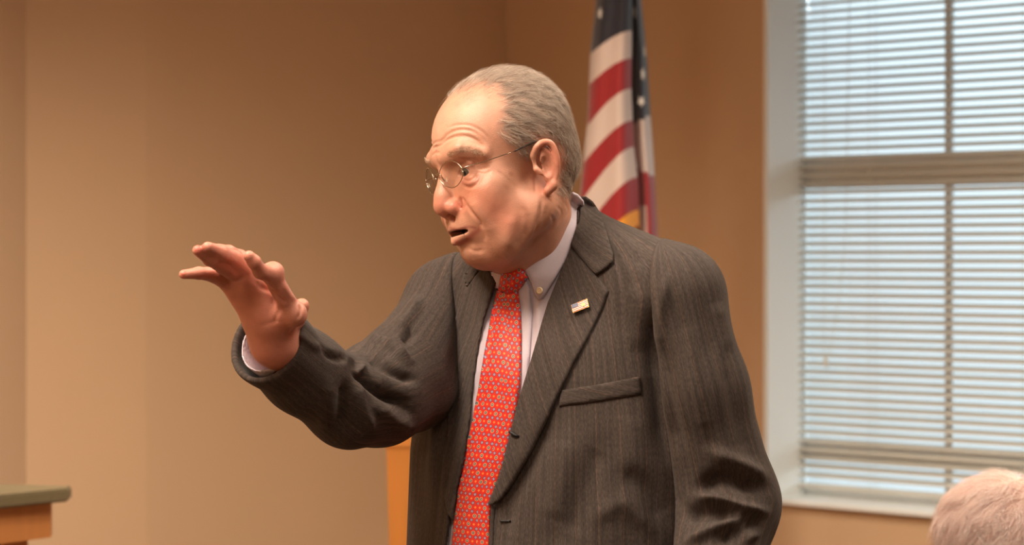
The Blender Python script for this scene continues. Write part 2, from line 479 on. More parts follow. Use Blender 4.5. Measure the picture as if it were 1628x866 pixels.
for (a, b) in ((ZS + .02, ZR - .024), (ZR + .024, ZM - .038), (ZM + .038, ZT - .014)):
    wbox('muntin', tm - .010, tm + .010, a, b, .1355, .1485, M['white'], win)
g = NT('window_glass'); g.set(Roughness=.02, IOR=1.45); g.b.inputs['Transmission Weight'].default_value = 1.0
gm = g.m; tr = g.n('ShaderNodeBsdfTransparent'); gl = g.n('ShaderNodeBsdfGlossy', i_Roughness=.03); mx = g.n('ShaderNodeMixShader'); fr = g.n('ShaderNodeFresnel', i_IOR=1.45)
g.l(fr.outputs[0], mx.inputs[0]); g.l(tr.outputs[0], mx.inputs[1]); g.l(gl.outputs[0], mx.inputs[2]); g.l(mx.outputs[0], g.t.nodes['Material Output'].inputs[0])
wbox('pane', .014, TO - .05, ZS + .02, ZM, .1415, .1435, gm, win)
wbox('pane', .014, TO - .05, ZM, ZT - .014, .1415, .1435, gm, win)

# venetian blind: each slat is a piece
blind = thing('venetian_blind', 'white horizontal slat blind hanging inside the window recess', 'blind', W(TO / 2, ZS, .12))
TB0, TB1, DB = 0, TO - .03, .118
TB0 = .004
wbox('headrail', TB0, TB1, ZT - .05, ZT - .014, DB - .02, DB + .02, M['slat'], blind, .003)
wbox('bottom_rail', TB0 + .012, TB1, 1.000, 1.014, DB - .013, DB + .013, M['slat'], blind, .004)
TILT = math.radians(-26); ns = 0; z = 1.036; sl_me = None
while z < ZT - .06:
    jit = random.uniform(-1, 1)
    if sl_me is None:
        V = []; m_ = 5
        for t in (TB0, TB1):
            for side in (0, 1):
                for i in range(m_ + 1):
                    w = (i / m_ - .5) * .0254; cr = .0022 * (1 - (2 * i / m_ - 1) ** 2) - side * .0005
                    dd = w * math.cos(TILT) + cr * math.sin(TILT) * 1; zz = -w * math.sin(TILT) + cr * math.cos(TILT)
                    q = EW * (t - TO / 2) + OW * (dd); V.append((q[0], q[1], zz))
        n_ = m_ + 1; Fc = []
        for i in range(m_):
            Fc.append((i, i + 1, 2 * n_ + i + 1, 2 * n_ + i)); Fc.append((n_ + i + 1, n_ + i, 3 * n_ + i, 3 * n_ + i + 1))
        Fc += [(0, 2 * n_, 3 * n_, n_), (m_, n_ + m_, 3 * n_ + m_, 2 * n_ + m_)]
        sl = build('slat', V, Fc, M['slat'], None, smooth=True); sl.parent = blind; sl_me = sl.data
    else: sl = new_obj('slat', sl_me, blind)
    sl.location = tuple(W(TO / 2, z + jit * .0006, DB) - np.array(blind.location)); sl.rotation_euler = (0, 0, 0)
    z += .0212
tl = ray_t(1362) - .06
for tt in (ray_t(1362) - .055, ray_t(1362) + .42):
    for dd in (-.0125, .0125):
        tube('ladder_cord', [W(tt, 1.0, DB + dd), W(tt, ZT - .05, DB + dd)], .0007, M['cord'], blind, 5)
c0 = ray_t(1347)
pc = [P(1351, -30, 7.24), P(1347, 200, 7.25), P(1342, 400, 7.25), P(1322, 545, 7.25), P(1314, 568, 7.25)]
tube('lift_cord', spline(pc, 5), .0011, M['cord'], blind, 5)
pc = [P(1311, -30, 7.28), P(1311, 300, 7.28), P(1310, 568, 7.25)]
tube('lift_cord', pc, .0009, M['cord'], blind, 5)
tube('cord_tassel', [P(1313, 564, 7.25), P(1313, 571, 7.25), P(1314, 581, 7.25), P(1314, 584, 7.25)], [.0025, .005, .007, .004], M['cord'], blind, 10)

# wooden lectern beyond the speaker
LY = 5.7
lec = thing('lectern', 'honey oak lectern standing behind the speaker, mostly hidden', 'lectern', (P(760, 500, LY)[0], LY + .2, 0))
lx0, lx1 = P(615, 0, LY)[0], P(960, 0, LY)[0]; zt = 1.212
def quad_prism(name, pts_bot, pts_top, mat, parent):
    V = np.array(list(pts_bot) + list(pts_top), float)
    return build(name, V, [(3, 2, 1, 0), (4, 5, 6, 7), (0, 1, 5, 4), (1, 2, 6, 5), (2, 3, 7, 6), (3, 0, 4, 7)], mat, parent, smooth=False)
tp = .03
quad_prism('front_panel', [(lx0 + tp, LY, .08), (lx1 - tp, LY, .08), (lx1 - tp, LY + .02, .08), (lx0 + tp, LY + .02, .08)],
           [(lx0, LY - .02, zt), (lx1, LY - .02, zt), (lx1, LY, zt), (lx0, LY, zt)], M['oak'], lec)
for s, x in ((1, lx0), (-1, lx1)):
    a, b = sorted((x + s * tp, x + s * (tp + .02))); a2, b2 = sorted((x, x + s * .02))
    quad_prism('side_panel', [(a, LY + .022, .08), (b, LY + .022, .08), (b, LY + .40, .08), (a, LY + .40, .08)],
               [(a2, LY + .002, zt), (b2, LY + .002, zt), (b2, LY + .42, zt - .10), (a2, LY + .42, zt - .10)], M['oak'], lec)
quad_prism('top', [(lx0 - .002, LY - .022, zt), (lx1 + .002, LY - .022, zt), (lx1 + .002, LY + .44, zt - .1), (lx0 - .002, LY + .44, zt - .1)],
           [(lx0 - .002, LY - .022, zt + .025), (lx1 + .002, LY - .022, zt + .025), (lx1 + .002, LY + .44, zt - .075), (lx0 - .002, LY + .44, zt - .075)], M['oak'], lec)
box('base', ((lx0 + lx1) / 2, LY + .2, .04), (lx1 - lx0, .46, .08), M['oak'], lec, 0, .006)

# wooden desk with a stone coloured top, only its end shows
def on_plane(px, py, z): Y = (CAMZ - z) * FP / (py - HOR); return P(px, py, Y)
zt = 1.1506
desk = thing('council_desk', 'end of a wooden desk with an olive grey top at the left edge', 'desk', (on_plane(-100, 780, zt)[0], 5.35, 0))
Rr = on_plane(114, 771.5, zt); Bl = on_plane(-260, 764, zt); Rf = on_plane(108, 776, zt); Fl = on_plane(-260, 812, zt)
th = .0245
import bmesh
bm = bmesh.new(); top = [bm.verts.new(tuple(p)) for p in (Rr, Bl, Fl, Rf)]
f = bm.faces.new(top); r_ = bmesh.ops.extrude_face_region(bm, geom=[f]); bmesh.ops.translate(bm, vec=(0, 0, -th), verts=[v for v in r_['geom'] if isinstance(v, bmesh.types.BMVert)])
bmesh.ops.recalc_face_normals(bm, faces=bm.faces[:]); bmesh.ops.bevel(bm, geom=bm.edges[:], offset=.0035, segments=2, affect='EDGES')
V = np.array([v.co[:] for v in bm.verts]); Fc = [[v.index for v in ff.verts] for ff in bm.faces]; bm.verts.index_update(); bm.faces.ensure_lookup_table()
Fc = [[v.index for v in ff.verts] for ff in bm.faces]; bm.free()
build('worktop', V, Fc, M['counter'], desk, smooth=False)
z1 = zt - th
def inset(p, dx, dy): return np.array([p[0] + dx, p[1] + dy])
a = inset(Rf, -.034, .012); b = inset(Rr, -.036, -.004); c = inset(Bl, 0, -.02); d = inset(Fl, 0, .02)
def prism(name, q, z0, z1, mat, parent): return quad_prism(name, [(*p, z0) for p in q], [(*p, z1) for p in q], mat, parent)
prism('apron', [d, a, b, c], z1 - .067, z1, M['maple'], desk)
a2 = inset(a, -.045, .02); b2 = inset(b, -.05, -.0); d2 = inset(d, 0, .03); c2 = inset(c, 0, -.02)
prism('plinth_panel', [d2, a2, b2, c2], 0.0, z1 - .067, M['maple'], desk)

# ------------------------------------------------------------------ the speaker: head sculpt (mm, x = his right, y = forward, z = up)
def head_field(mouth=1.0):
    H = Sdf(18)
    H.u(ell((0, -3, 54), (72, 80, 73)), 1)
    H.u(ell((0, -44, 14), (50, 40, 42)), 22)           # back of the skull down to the nape
    H.u(ell((0, 30, 50), (68, 70, 62)), 25)            # forehead
    H.u(ell((0, 44, -12), (61, 52, 60)), 24)           # mid face
    H.u(ell((0, 50, -46), (52, 44, 42)), 22)           # jaw mass
    H.u(cone((53, -2, -40), (38, 50, -76), 17, 17), 24, True)   # jaw line
    H.u(cone((36, 52, -78), (0, 63, -80), 17, 17), 16, True)
    H.u(ell((0, 46, -82), (32, 36, 18)), 22)           # under chin
    H.u(ell((45, 60, -10), (22, 23, 22)), 20, True)    # cheek bone
    H.u(ell((38, 66, -34), (23, 22, 24)), 20, True)    # cheek pad
    H.u(ell((43, 50, -62), (20, 24, 22)), 16, True)    # jowl
    H.u(ell((49, 24, -46), (18, 30, 24)), 20, True)
    H.u(ell((0, 76, -48), (32, 27, 25)), 14)           # muzzle
    H.u(ell((0, 78, -78), (19, 14, 13)), 12)           # chin
    H.s(ell((34, 105, 14), (17, 18, 13)), 12, True)    # sockets
    H.s(ell((62, 94, 14), (10, 24, 12)), 16, True)
    H.u(cone((8, 95, 36), (40, 87, 39), 9, 8), 13, True)        # brow
    H.u(cone((40, 87, 39), (58, 66, 30), 7, 5), 12, True)
    # eyes: lids over a ball, slit cut open
    H.u(ell((32, 75, 15), (15.2, 14.2, 14.2)), 5, True)
    H.u(cone((20, 86, 24), (46, 79, 22), 3.6, 3.6), 4, True)    # upper lid fold
    H.u(cone((22, 86, 1), (42, 81, 0), 4.4, 4.4), 6, True)      # lower lid bag
    H.u(cone((20, 86, -5), (44, 77, -3), 3.0, 3.0), 6, True)
    H.s(ell((34.5, 90, 13.5), (13.5, 10.5, 5.0), 0, 0, -.06), 1.5, True)
    # nose
    H.u(cone((0, 92, 24), (0, 106, -8), 7.2, 10.5), 9)
    H.u(cone((0, 103, -10), (0, 107.5, -19), 11.5, 12.8), 6)
    H.u(ell((14.5, 98, -24), (8.5, 12, 9)), 5, True)
    H.u(cone((0, 108, -26), (0, 98, -35), 4.5, 4.0), 4)
    H.s(ell((8, 101, -34.5), (4.6, 7.5, 5.5)), 3, True)
    H.s(cone((23, 94, -18), (24, 88, -32), 1.8, 1.8), 6, True)
    # mouth
    H.u(cone((0, 102, -46), (29, 87, -50), 5.0, 1.4), 6, True)      # upper lip
    H.u(cone((0, 100, -63), (29, 87, -54), 6.8, 1.4), 6, True)       # lower lip
    H.s(ell((0, 91, -53.4), (28, 21, 3.7 * mouth)), 2.0)
    H.s(cone((0, 107, -37), (0, 108, -43), 1.6, 2.0), 4)            # philtrum
    H.s(cone((0, 101, -72), (20, 93, -69), 2.0, 1.6), 9, True)      # under the lip
    # ear
    H.u(ell((74, -13, 2), (5.5, 14, 25), -.3), 5, True)             # bowl back
    e = spline([(73, 6, 16), (79, 1, 25), (82, -9, 29), (84, -18, 24), (84, -21, 8), (80, -19, -8), (76, -13, -21)], 4)
    for i in range(len(e) - 1): H.u(cone(e[i], e[i + 1], 3.7, 3.7), 1.6, True)
    H.u(cone((76, -12, -22), (73, -5, -27), 6.3, 5.6), 4, True)     # lobe
    H.u(cone((73, 6, 16), (71, 5, 2), 3.2, 2.6), 3, True)
    e = spline([(79, -8, 22), (80, -15, 14), (80, -17, 2), (77, -12, -10), (75, -5, -14)], 3)
    for i in range(len(e) - 1): H.u(cone(e[i], e[i + 1], 2.6, 2.6), 1.8, True)  # antihelix
    H.u(cone((73, 5, 0), (75, 1, -5), 4.0, 3.4), 2.5, True)         # tragus
    H.s(ell((81, -6, 1), (7, 7, 12)), 3, True)                      # concha
    return H
def rot(yaw, pitch, roll):
    cy, sy, cp, sp, cr, sr = math.cos(yaw), math.sin(yaw), math.cos(pitch), math.sin(pitch), math.cos(roll), math.sin(roll)
    return np.array([[cy, -sy, 0], [sy, cy, 0], [0, 0, 1]]) @ np.array([[1, 0, 0], [0, cp, -sp], [0, sp, cp]]) @ np.array([[cr, 0, sr], [0, 1, 0], [-sr, 0, cr]])
HT = np.array([.004, 3.5, 1.673]); HR = rot(math.radians(115), math.radians(-10), math.radians(6)); HS = np.array([.96, .92, 1.0]) * .001
def h2w(p): return (np.atleast_2d(p) * HS) @ HR.T + HT
def w2h(p): return ((p - HT) @ HR) / HS
HF = head_field()
def body_f():
    Bd = Sdf(.018)
    nb = P(856, 420, 3.56); nt = h2w((0, -8, -30))[0]
    Bd.u(cone(nt, nb, .050, .054), .02)
    Bd.u(cone(h2w((0, 30, -72))[0], P(840, 425, 3.53), .028, .026), .03)       # throat
    Bd.u(cone(h2w((-38, -8, -40))[0], P(868, 410, 3.505), .011, .010), .022)     # neck muscle
    rs = P(715, 480, 3.63); ls = P(1060, 480, 3.47)
    Bd.u(cone(nb, P(858, 520, 3.60), .05, .055), .03)
    Bd.u(cone(P(855, 500, 3.60), rs, .042, .032), .03); Bd.u(cone(P(855, 500, 3.60), ls, .042, .03), .03)
    Bd.u(cone(rs, P(556, 640, 3.43), .034, .030), .02); Bd.u(cone(P(556, 640, 3.43), P(437, 545, 3.30), .030, .026), .02)
    return Bd
BF = body_f()
# right hand, palm towards the viewer and down, thumb on top
Hn = Sdf(.012)
def PH(x, y, Y): return P(x, y, Y + .055)
wr = PH(437, 545, 3.245)
Hn.u(cone(wr, PH(432, 515, 3.235), .0265, .0275), .01)
Hn.u(cone(PH(420, 512, 3.24), PH(368, 449, 3.21), .020, .013), .016)     # little finger side of the palm
Hn.u(cone(PH(436, 505, 3.225), PH(392, 440, 3.20), .021, .014), .016)
Hn.u(cone(PH(445, 500, 3.22), PH(415, 448, 3.205), .018, .013), .014)
Hn.u(cone(PH(458, 498, 3.205), PH(468, 499, 3.20), .0155, .0145), .010)   # heel of the thumb
Hn.u(cone(PH(480, 486, 3.235), PH(470, 505, 3.24), .0085, .012), .008)
Hn.u(cone(PH(462, 490, 3.20), PH(433, 440, 3.175), .0105, .0105), .006)   # thumb metacarpal
Hn.u(ell(PH(434, 432, 3.175), (.0125, .012, .0115)), .006)
Hn.u(cone(PH(430, 437, 3.172), PH(414, 431, 3.15), .0105, .0085), .006)
Hn.u(cone(PH(414, 431, 3.15), PH(404, 416, 3.135), .0080, .0072), .003)
Hn.u(cone(PH(404, 416, 3.135), PH(396, 407, 3.13), .0074, .0062), .003)
def finger(pts, rs, k=.0035):
    for a in chain([PH(*p) for p in pts], rs): Hn.u(a, k)
finger([(366, 450, 3.21), (340, 436, 3.19), (316, 434, 3.17), (292, 436, 3.155)], (.0105, .0088, .0066, .0052))
finger([(385, 440, 3.205), (355, 422, 3.17), (334, 411, 3.14), (314, 398, 3.12)], (.011, .0092, .0080, .0058))
finger([(398, 436, 3.20), (372, 412, 3.175), (350, 402, 3.145), (330, 393, 3.12)], (.0105, .0095, .0086, .0062))
finger([(404, 442, 3.215), (382, 408, 3.225), (364, 400, 3.21), (346, 395, 3.195)], (.009, .0076, .0070, .0058))
Hn.s(cone(PH(428, 456, 3.175), PH(446, 480, 3.180), .0015, .0015), .006)
Hn.s(cone(PH(405, 450, 3.17), PH(400, 490, 3.19), .003, .003), .016)
def man_f(p):
    hm = w2h(p); d = np.full(len(p), 20.0)
    m = ((hm - np.array([0, 0, 10])) ** 2).sum(1) < 190 ** 2
    if m.any(): d[m] = HF(hm[m]) * .00095
    b = BF(p); k = .016; h = np.clip(.5 + .5 * (b - d) / k, 0, 1); d = b + (d - b) * h - k * h * (1 - h)
    b = Hn(p); k = .01; h = np.clip(.5 + .5 * (b - d) / k, 0, 1); return b + (d - b) * h - k * h * (1 - h)

# ------------------------------------------------------------------ materials of the people
def skin_material(name, tint=(1, 1, 1), rough=.37):
    T = NT(name); at = T.n('ShaderNodeAttribute', attribute_name='tone'); tc = T.n('ShaderNodeTexCoord')
    n1 = T.n('ShaderNodeTexNoise', i_Scale=55.0, i_Detail=5.0); T.l(tc.outputs['Object'], n1.inputs['Vector'])
    n2 = T.n('ShaderNodeTexNoise', i_Scale=900.0, i_Detail=3.0); T.l(tc.outputs['Object'], n2.inputs['Vector'])
    r1 = T.n('ShaderNodeMapRange', i_1=.35, i_2=.68, i_3=.92, i_4=1.06); T.l(n1.outputs[0], r1.inputs[0])
    c = T.mix(1.0, at.outputs['Color'], r1.outputs[0], 'MULTIPLY')
    T.l(c, T.b.inputs['Base Color'])
    T.b.inputs['Subsurface Weight'].default_value = .10; T.b.inputs['Subsurface Radius'].default_value = (1, .35, .2); T.b.inputs['Subsurface Scale'].default_value = .006
    h = T.math('ADD', T.math('MULTIPLY', n1.outputs[0], .5), n2.outputs[0])
    T.bump(h, .0008, .55); T.set(Roughness=rough); T.b.inputs['Specular IOR Level'].default_value = .45
    return T.m
M['skin'] = skin_material('aged_skin')
def cloth_mat(name, base, stripe, blue, rough=.9, sc=1.0):
    """suiting: fine twill and faint pin stripes along the cloth (attribute fab: across, along in metres)"""
    T = NT(name); at = T.n('ShaderNodeAttribute', attribute_name='fab'); sp = T.n('ShaderNodeSeparateXYZ'); T.l(at.outputs['Vector'], sp.inputs[0])
    u, v = sp.outputs[0], sp.outputs[1]
    cb = T.n('ShaderNodeCombineXYZ'); T.l(T.math('MULTIPLY', u, 1.0), cb.inputs[0]); T.l(T.math('MULTIPLY', v, .035), cb.inputs[1])
    n1 = T.n('ShaderNodeTexNoise', i_Scale=210.0, i_Detail=2.0); T.l(cb.outputs[0], n1.inputs['Vector'])
    cb2 = T.n('ShaderNodeCombineXYZ'); T.l(u, cb2.inputs[0]); T.l(T.math('MULTIPLY', v, .3), cb2.inputs[1])
    n2 = T.n('ShaderNodeTexNoise', i_Scale=700.0, i_Detail=2.0); T.l(cb2.outputs[0], n2.inputs['Vector'])
    # regular pin stripes
    ph = T.math('FRACT', T.math('MULTIPLY', u, 1 / .0125)); w = T.math('ABSOLUTE', T.math('SUBTRACT', ph, .5))
    pin = T.math('LESS_THAN', w, .045)
    ph2 = T.math('FRACT', T.math('ADD', T.math('MULTIPLY', u, 1 / .025), .25)); w2 = T.math('ABSOLUTE', T.math('SUBTRACT', ph2, .5)); pin2 = T.math('LESS_THAN', w2, .03)
    rr = T.n('ShaderNodeMapRange', i_1=.36, i_2=.66); T.l(n1.outputs[0], rr.inputs[0])
    c = T.mix(rr.outputs[0], tuple(q * .8 for q in base), tuple(q * 1.22 for q in base))
    r2 = T.n('ShaderNodeMapRange', i_1=.3, i_2=.7, i_3=.72, i_4=1.28); T.l(n2.outputs[0], r2.inputs[0])
    c = T.mix(T.math('MULTIPLY', pin, T.math('MULTIPLY', r2.outputs[0], .17)), c, stripe)
    c = T.mix(T.math('MULTIPLY', pin2, .28), c, blue)
    c = T.mix(1.0, c, r2.outputs[0], 'MULTIPLY')
    T.l(c, T.b.inputs['Base Color']); T.set(Roughness=rough)
    T.b.inputs['Specular IOR Level'].default_value = .25
    T.b.inputs['Sheen Weight'].default_value = .05; T.b.inputs['Sheen Roughness'].default_value = .5
    T.bump(n2.outputs[0], .0006, .5)
    return T.m
M['suit'] = cloth_mat('grey_brown_suiting', lin(72, 63, 59), lin(136, 98, 80), lin(50, 54, 68))
T = NT('lilac_white_shirting'); tc = T.n('ShaderNodeTexCoord'); nz = T.n('ShaderNodeTexNoise', i_Scale=1500.0); T.l(tc.outputs['Object'], nz.inputs['Vector'])
T.l(T.mix(nz.outputs[0], lin(196, 182, 196), lin(222, 210, 220)), T.b.inputs['Base Color']); T.set(Roughness=.85); M['shirt'] = T.m
# tie: red silk with flowers, rings and crosses on a half-drop lattice (fab: across, along)
def tie_mat():
    T = NT('red_patterned_silk'); at = T.n('ShaderNodeAttribute', attribute_name='fab'); sp = T.n('ShaderNodeSeparateXYZ'); T.l(at.outputs['Vector'], sp.inputs[0])
    pu, pv = .0142, .0200
    U = T.math('DIVIDE', sp.outputs[0], pu); Vv = T.math('DIVIDE', sp.outputs[1], pv)
    def cell(ou, ov):   # offsets from the nearest lattice point in metres
        a = T.math('MULTIPLY', T.math('SUBTRACT', T.math('FRACT', T.math('ADD', U, .5 - ou)), .5), pu)
        b = T.math('MULTIPLY', T.math('SUBTRACT', T.math('FRACT', T.math('ADD', Vv, .5 - ov)), .5), pv)
        return a, b
    def dist(o):
        a, b = cell(*o); return T.math('SQRT', T.math('ADD', T.math('MULTIPLY', a, a), T.math('MULTIPLY', b, b)))
    def diam(o):
        a, b = cell(*o); return T.math('ADD', T.math('ABSOLUTE', a), T.math('ABSOLUTE', b))
    def mn(x): 
        r_ = x[0]
        for q in x[1:]: r_ = T.math('MINIMUM', r_, q)
        return r_
    ring = mn([dist((0, 0)), dist((.5, .5))]); cross = mn([diam((.5, 0)), diam((0, .5))])
    dm = mn([diam((.25, .25)), diam((.75, .25)), diam((.25, .75)), diam((.75, .75))])
    c = lin(224, 40, 26)
    c = T.mix(T.math('LESS_THAN', dm, .0026), c, lin(70, 52, 74)); c = T.mix(T.math('LESS_THAN', dm, .0019), c, lin(168, 146, 176))
    c = T.mix(T.math('LESS_THAN', cross, .0016), c, lin(240, 140, 62))
    c = T.mix(T.math('LESS_THAN', ring, .0023), c, lin(246, 200, 140)); c = T.mix(T.math('LESS_THAN', ring, .0018), c, lin(70, 66, 84)); c = T.mix(T.math('LESS_THAN', ring, .0007), c, lin(206, 190, 170))
    T.l(c, T.b.inputs['Base Color']); T.set(Roughness=.5); T.b.inputs['Sheen Weight'].default_value = .1
    w = T.n('ShaderNodeTexWave', i_Scale=500.0); T.l(at.outputs['Vector'], w.inputs['Vector']); T.bump(w.outputs[0], .0004, .25)
    return T.m
M['tie'] = tie_mat()
def hair_mat(name, c0, c1, c2):
    T = NT(name); hi = T.n('ShaderNodeHairInfo'); cr = T.n('ShaderNodeValToRGB'); T.l(hi.outputs['Random'], cr.inputs[0])
    e = cr.color_ramp.elements; e[0].color = c0 + (1,); e[1].color = c2 + (1,); m = e.new(.5); m.color = c1 + (1,)
    T.l(cr.outputs[0], T.b.inputs['Base Color']); T.set(Roughness=.45); T.b.inputs['Specular IOR Level'].default_value = .4
    return T.m
M['hair'] = hair_mat('grey_hair', lin(126, 108, 98), lin(186, 168, 154), lin(240, 226, 212))
M['brow'] = hair_mat('brow_hair', lin(172, 140, 116), lin(204, 172, 148), lin(228, 206, 184))
M['whitehair'] = hair_mat('white_hair', lin(218, 180, 168), lin(240, 216, 208), lin(255, 246, 242))

# ------------------------------------------------------------------ the speaker: empty, skin, features
man = thing('person', 'older man in dark grey suit, red patterned tie and glasses, right hand raised palm down', 'person', (.065, 3.58, 0))
V, Fq = surface(man_f, (-.38, 3.05, 1.36), (.26, 3.74, 1.84), .0016)
Fq = orient(V, Fq); V = relax(V, Fq, 1, .35)
N = normals(V, Fq)
hm = w2h(V); near = hm.copy(); near[:, 0] = -np.abs(near[:, 0])          # mirrored to the side the picture shows
head = (hm[:, 2] > -118) & (((hm - [0, 0, 10]) ** 2).sum(1) < 175 ** 2) & (V[:, 0] > -.18)
mir = np.where((hm[:, 0] > 0)[:, None] & head[:, None], h2w(near), V)
Nl = N @ HR; Nm = Nl.copy(); Nm[:, 0] = np.where(hm[:, 0] > 0, -Nl[:, 0], Nl[:, 0]); Nw = Nm @ HR.T
px = proj(mir); view = mir - np.array([0, 0, CAMZ]); view /= np.linalg.norm(view, axis=1, keepdims=True)
facing = np.clip(-(np.where(head[:, None], Nw, N) * view).sum(1) * 4, 0, 1)
def groove(pts, w, a, sel=None):
    """wrinkle: a narrow furrow with raised lips"""
    global V
    k = line_w(px, pts, w) * facing; k2 = line_w(px, pts, w * 2.2) * facing
    V = V - N * (a * .001 * (k * 1.35 - k2 * .35))[:, None]
def swell(pts, w, a):
    global V
    V = V + N * (a * .001 * line_w(px, pts, w) * facing)[:, None]
def FC(*p):   # face crop coordinates -> picture
    return [(660 + x / 3.609, 180 + y / 3.609) for x, y in p]
# forehead furrows
groove(FC((78, 140), (110, 165), (150, 160), (190, 120), (250, 95), (320, 100), (370, 130)), 2.4, 1.3)
groove(FC((75, 165), (100, 190), (145, 182), (190, 148), (260, 130), (330, 142), (385, 185), (410, 220)), 2.4, 1.5)
groove(FC((180, 88), (240, 68), (320, 72), (390, 110), (430, 160)), 2.2, .8)
groove(FC((85, 205), (110, 222), (150, 230)), 2.2, 1.0)
groove(FC((330, 160), (385, 200), (405, 240), (400, 280)), 2.2, 1.0)
swell(FC((80, 150), (110, 176), (160, 168)), 2.4, .8)
swell(FC((200, 210), (260, 190), (330, 200), (370, 225)), 6, 1.2)
# eye: lid crease, bags, crow's feet
groove(FC((240, 268), (290, 262), (335, 285), (352, 312)), 1.8, 1.1)
groove(FC((262, 372), (300, 388), (340, 372), (362, 340)), 2.2, 1.5)
groove(FC((270, 405), (310, 425), (350, 408), (385, 360)), 2.6, 1.3)
swell(FC((275, 388), (310, 405), (348, 388)), 3.2, 1.1)
groove(FC((345, 318), (390, 318), (430, 305)), 2, .8)
groove(FC((350, 335), (395, 345), (440, 330)), 2, .7)
# nose side, nasolabial fold, cheek
groove(FC((262, 480), (285, 510), (278, 560)), 2.6, 1.2)
groove(FC((285, 500), (320, 560), (370, 620), (392, 670)), 3.6, 1.6)
swell(FC((310, 480), (360, 560), (410, 630), (440, 700)), 9, 2.0)
groove(FC((388, 672), (398, 700), (396, 730)), 3.2, .5)
groove(FC((300, 770), (340, 790), (400, 785)), 3.0, .8)
groove(FC((590, 520), (610, 570), (600, 640), (590, 720), (570, 780)), 8, 1.0)
groove(FC((725, 480), (722, 560), (705, 630), (690, 690), (640, 750)), 4.0, 2.3)
swell(FC((560, 600), (545, 690), (520, 770)), 13, 2.2)
groove(FC((640, 560), (650, 640), (620, 730)), 5, 1.0)
groove(FC((680, 330), (690, 400), (688, 470)), 2.6, 1.4)
# neck
def C1(*p): return [(640 + x / 2.279, 80 + y / 2.279) for x, y in p]
groove(C1((520, 560), (505, 640), (455, 730)), 4.5, 1.5)
groove(C1((555, 560), (575, 590), (560, 640)), 2.4, .7)
groove(C1((585, 545), (600, 580), (590, 610)), 2.4, .7)
groove(C1((530, 590), (545, 620), (525, 670)), 2.4, .6)
swell(C1((540, 560), (520, 640), (470, 720)), 5, 1.0)
swell(C1((570, 560), (560, 610), (530, 650)), 4, .6)
# hand: creases and tendons
def HC(*p): return [(280 + x / 4.123, 370 + y / 4.123) for x, y in p]
groove(HC((640, 360), (690, 430), (720, 460)), 3.0, 2.0); swell(HC((700, 330), (740, 400), (780, 440)), 4, 1.5)
groove(HC((320, 290), (380, 320), (480, 290)), 3.0, .9); groove(HC((330, 260), (400, 300), (480, 270)), 3, .6)
groove(HC((500, 300), (560, 360), (640, 400), (640, 520)), 4, 1.2); groove(HC((520, 620), (620, 590), (740, 570)), 4, .4)
groove(HC((810, 470), (815, 520), (790, 570)), 2.5, 1.8); groove(HC((700, 480), (660, 540), (640, 600)), 4, .9)
# tone: skin colour changes, with a highlight and some shade painted in
base = np.array(lin(209, 153, 129)); tone = np.tile(base, (len(V), 1))
def tint(mask, rgb, f=1.0):
    global tone
    w = (mask * f)[:, None]; tone = tone * (1 - w) + np.array(lin(*rgb)) * w
def blob(pts, w): return line_w(px, pts, w, False)
tint(blob(FC((140, 520), (170, 540), (250, 530)), 14) * head, (206, 122, 100), .7)      # nose
tint(blob(FC((330, 450), (430, 520), (520, 600)), 26) * head, (208, 128, 104), .6)      # cheek flush
tint(blob(FC((560, 560), (600, 640)), 22) * head, (190, 124, 102), .4)  # shadow over the jowl, painted into the tone
tint(blob(C1((515, 340), (555, 400), (520, 500)), 16) * head, (214, 134, 112), .7)     # ear
tint(blob(FC((150, 60), (260, 60)), 30) * head, (226, 176, 152), .6)  # pale forehead highlight, painted into the tone
for q, w_, f in (((545, 345), 3.2, .5), ((480, 330), 2.5, .35), ((430, 200), 3, .3), ((620, 540), 4, .4), ((520, 420), 3, .3)):
    tint(blob(FC(q, (q[0] + 8, q[1] + 6)), w_) * head, (160, 96, 72), f)
tint(blob(FC((200, 655), (240, 668), (300, 652), (345, 655)), 2.2) * head, (176, 100, 88), .8)
tint(blob(FC((235, 740), (280, 735), (340, 690), (365, 668)), 4.2) * head, (190, 106, 94), .75)
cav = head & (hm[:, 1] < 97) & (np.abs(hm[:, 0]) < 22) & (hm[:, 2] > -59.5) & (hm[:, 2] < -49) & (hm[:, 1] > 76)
tint(cav.astype(float), (40, 16, 14), .95)  # darkness inside the open mouth, painted into the tone
tint(blob(FC((275, 395), (340, 395), (365, 355)), 3.5) * head, (168, 98, 82), .55)
tint(blob(FC((250, 290), (330, 285)), 3.5) * head, (180, 116, 96), .5)
hand = np.clip((-.19 - V[:, 0]) / .06, 0, 1)
tint(hand.astype(float), (216, 140, 122), .85)
tint(line_w(px, HC((30, 265), (60, 280)), 6) * hand + line_w(px, HC((110, 110), (190, 90)), 9) * hand, (206, 104, 90), .7)
# hair covered scalp
HP = C1((130, 215), (150, 170), (190, 165), (260, 132), (330, 140), (350, 190), (345, 250), (335, 300), (372, 330), (405, 352), (418, 395), (440, 398), (452, 360),
        (470, 335), (500, 312), (560, 330), (575, 400), (560, 470), (548, 530), (610, 520), (700, 480), (720, 100), (430, -40), (120, -20), (90, 150))
hd = poly_dist(px, HP); hairm = np.clip(hd / 20 + .15, 0, 1) * head * (hm[:, 2] > -40)
notear = np.clip((np.array([78.5]) - np.abs(hm[:, 0])) / 3, 0, 1)
tint(hairm * notear, (150, 128, 114), .65)
body = build('body', V, Fq, M['skin'], man, cols={'tone': tone})

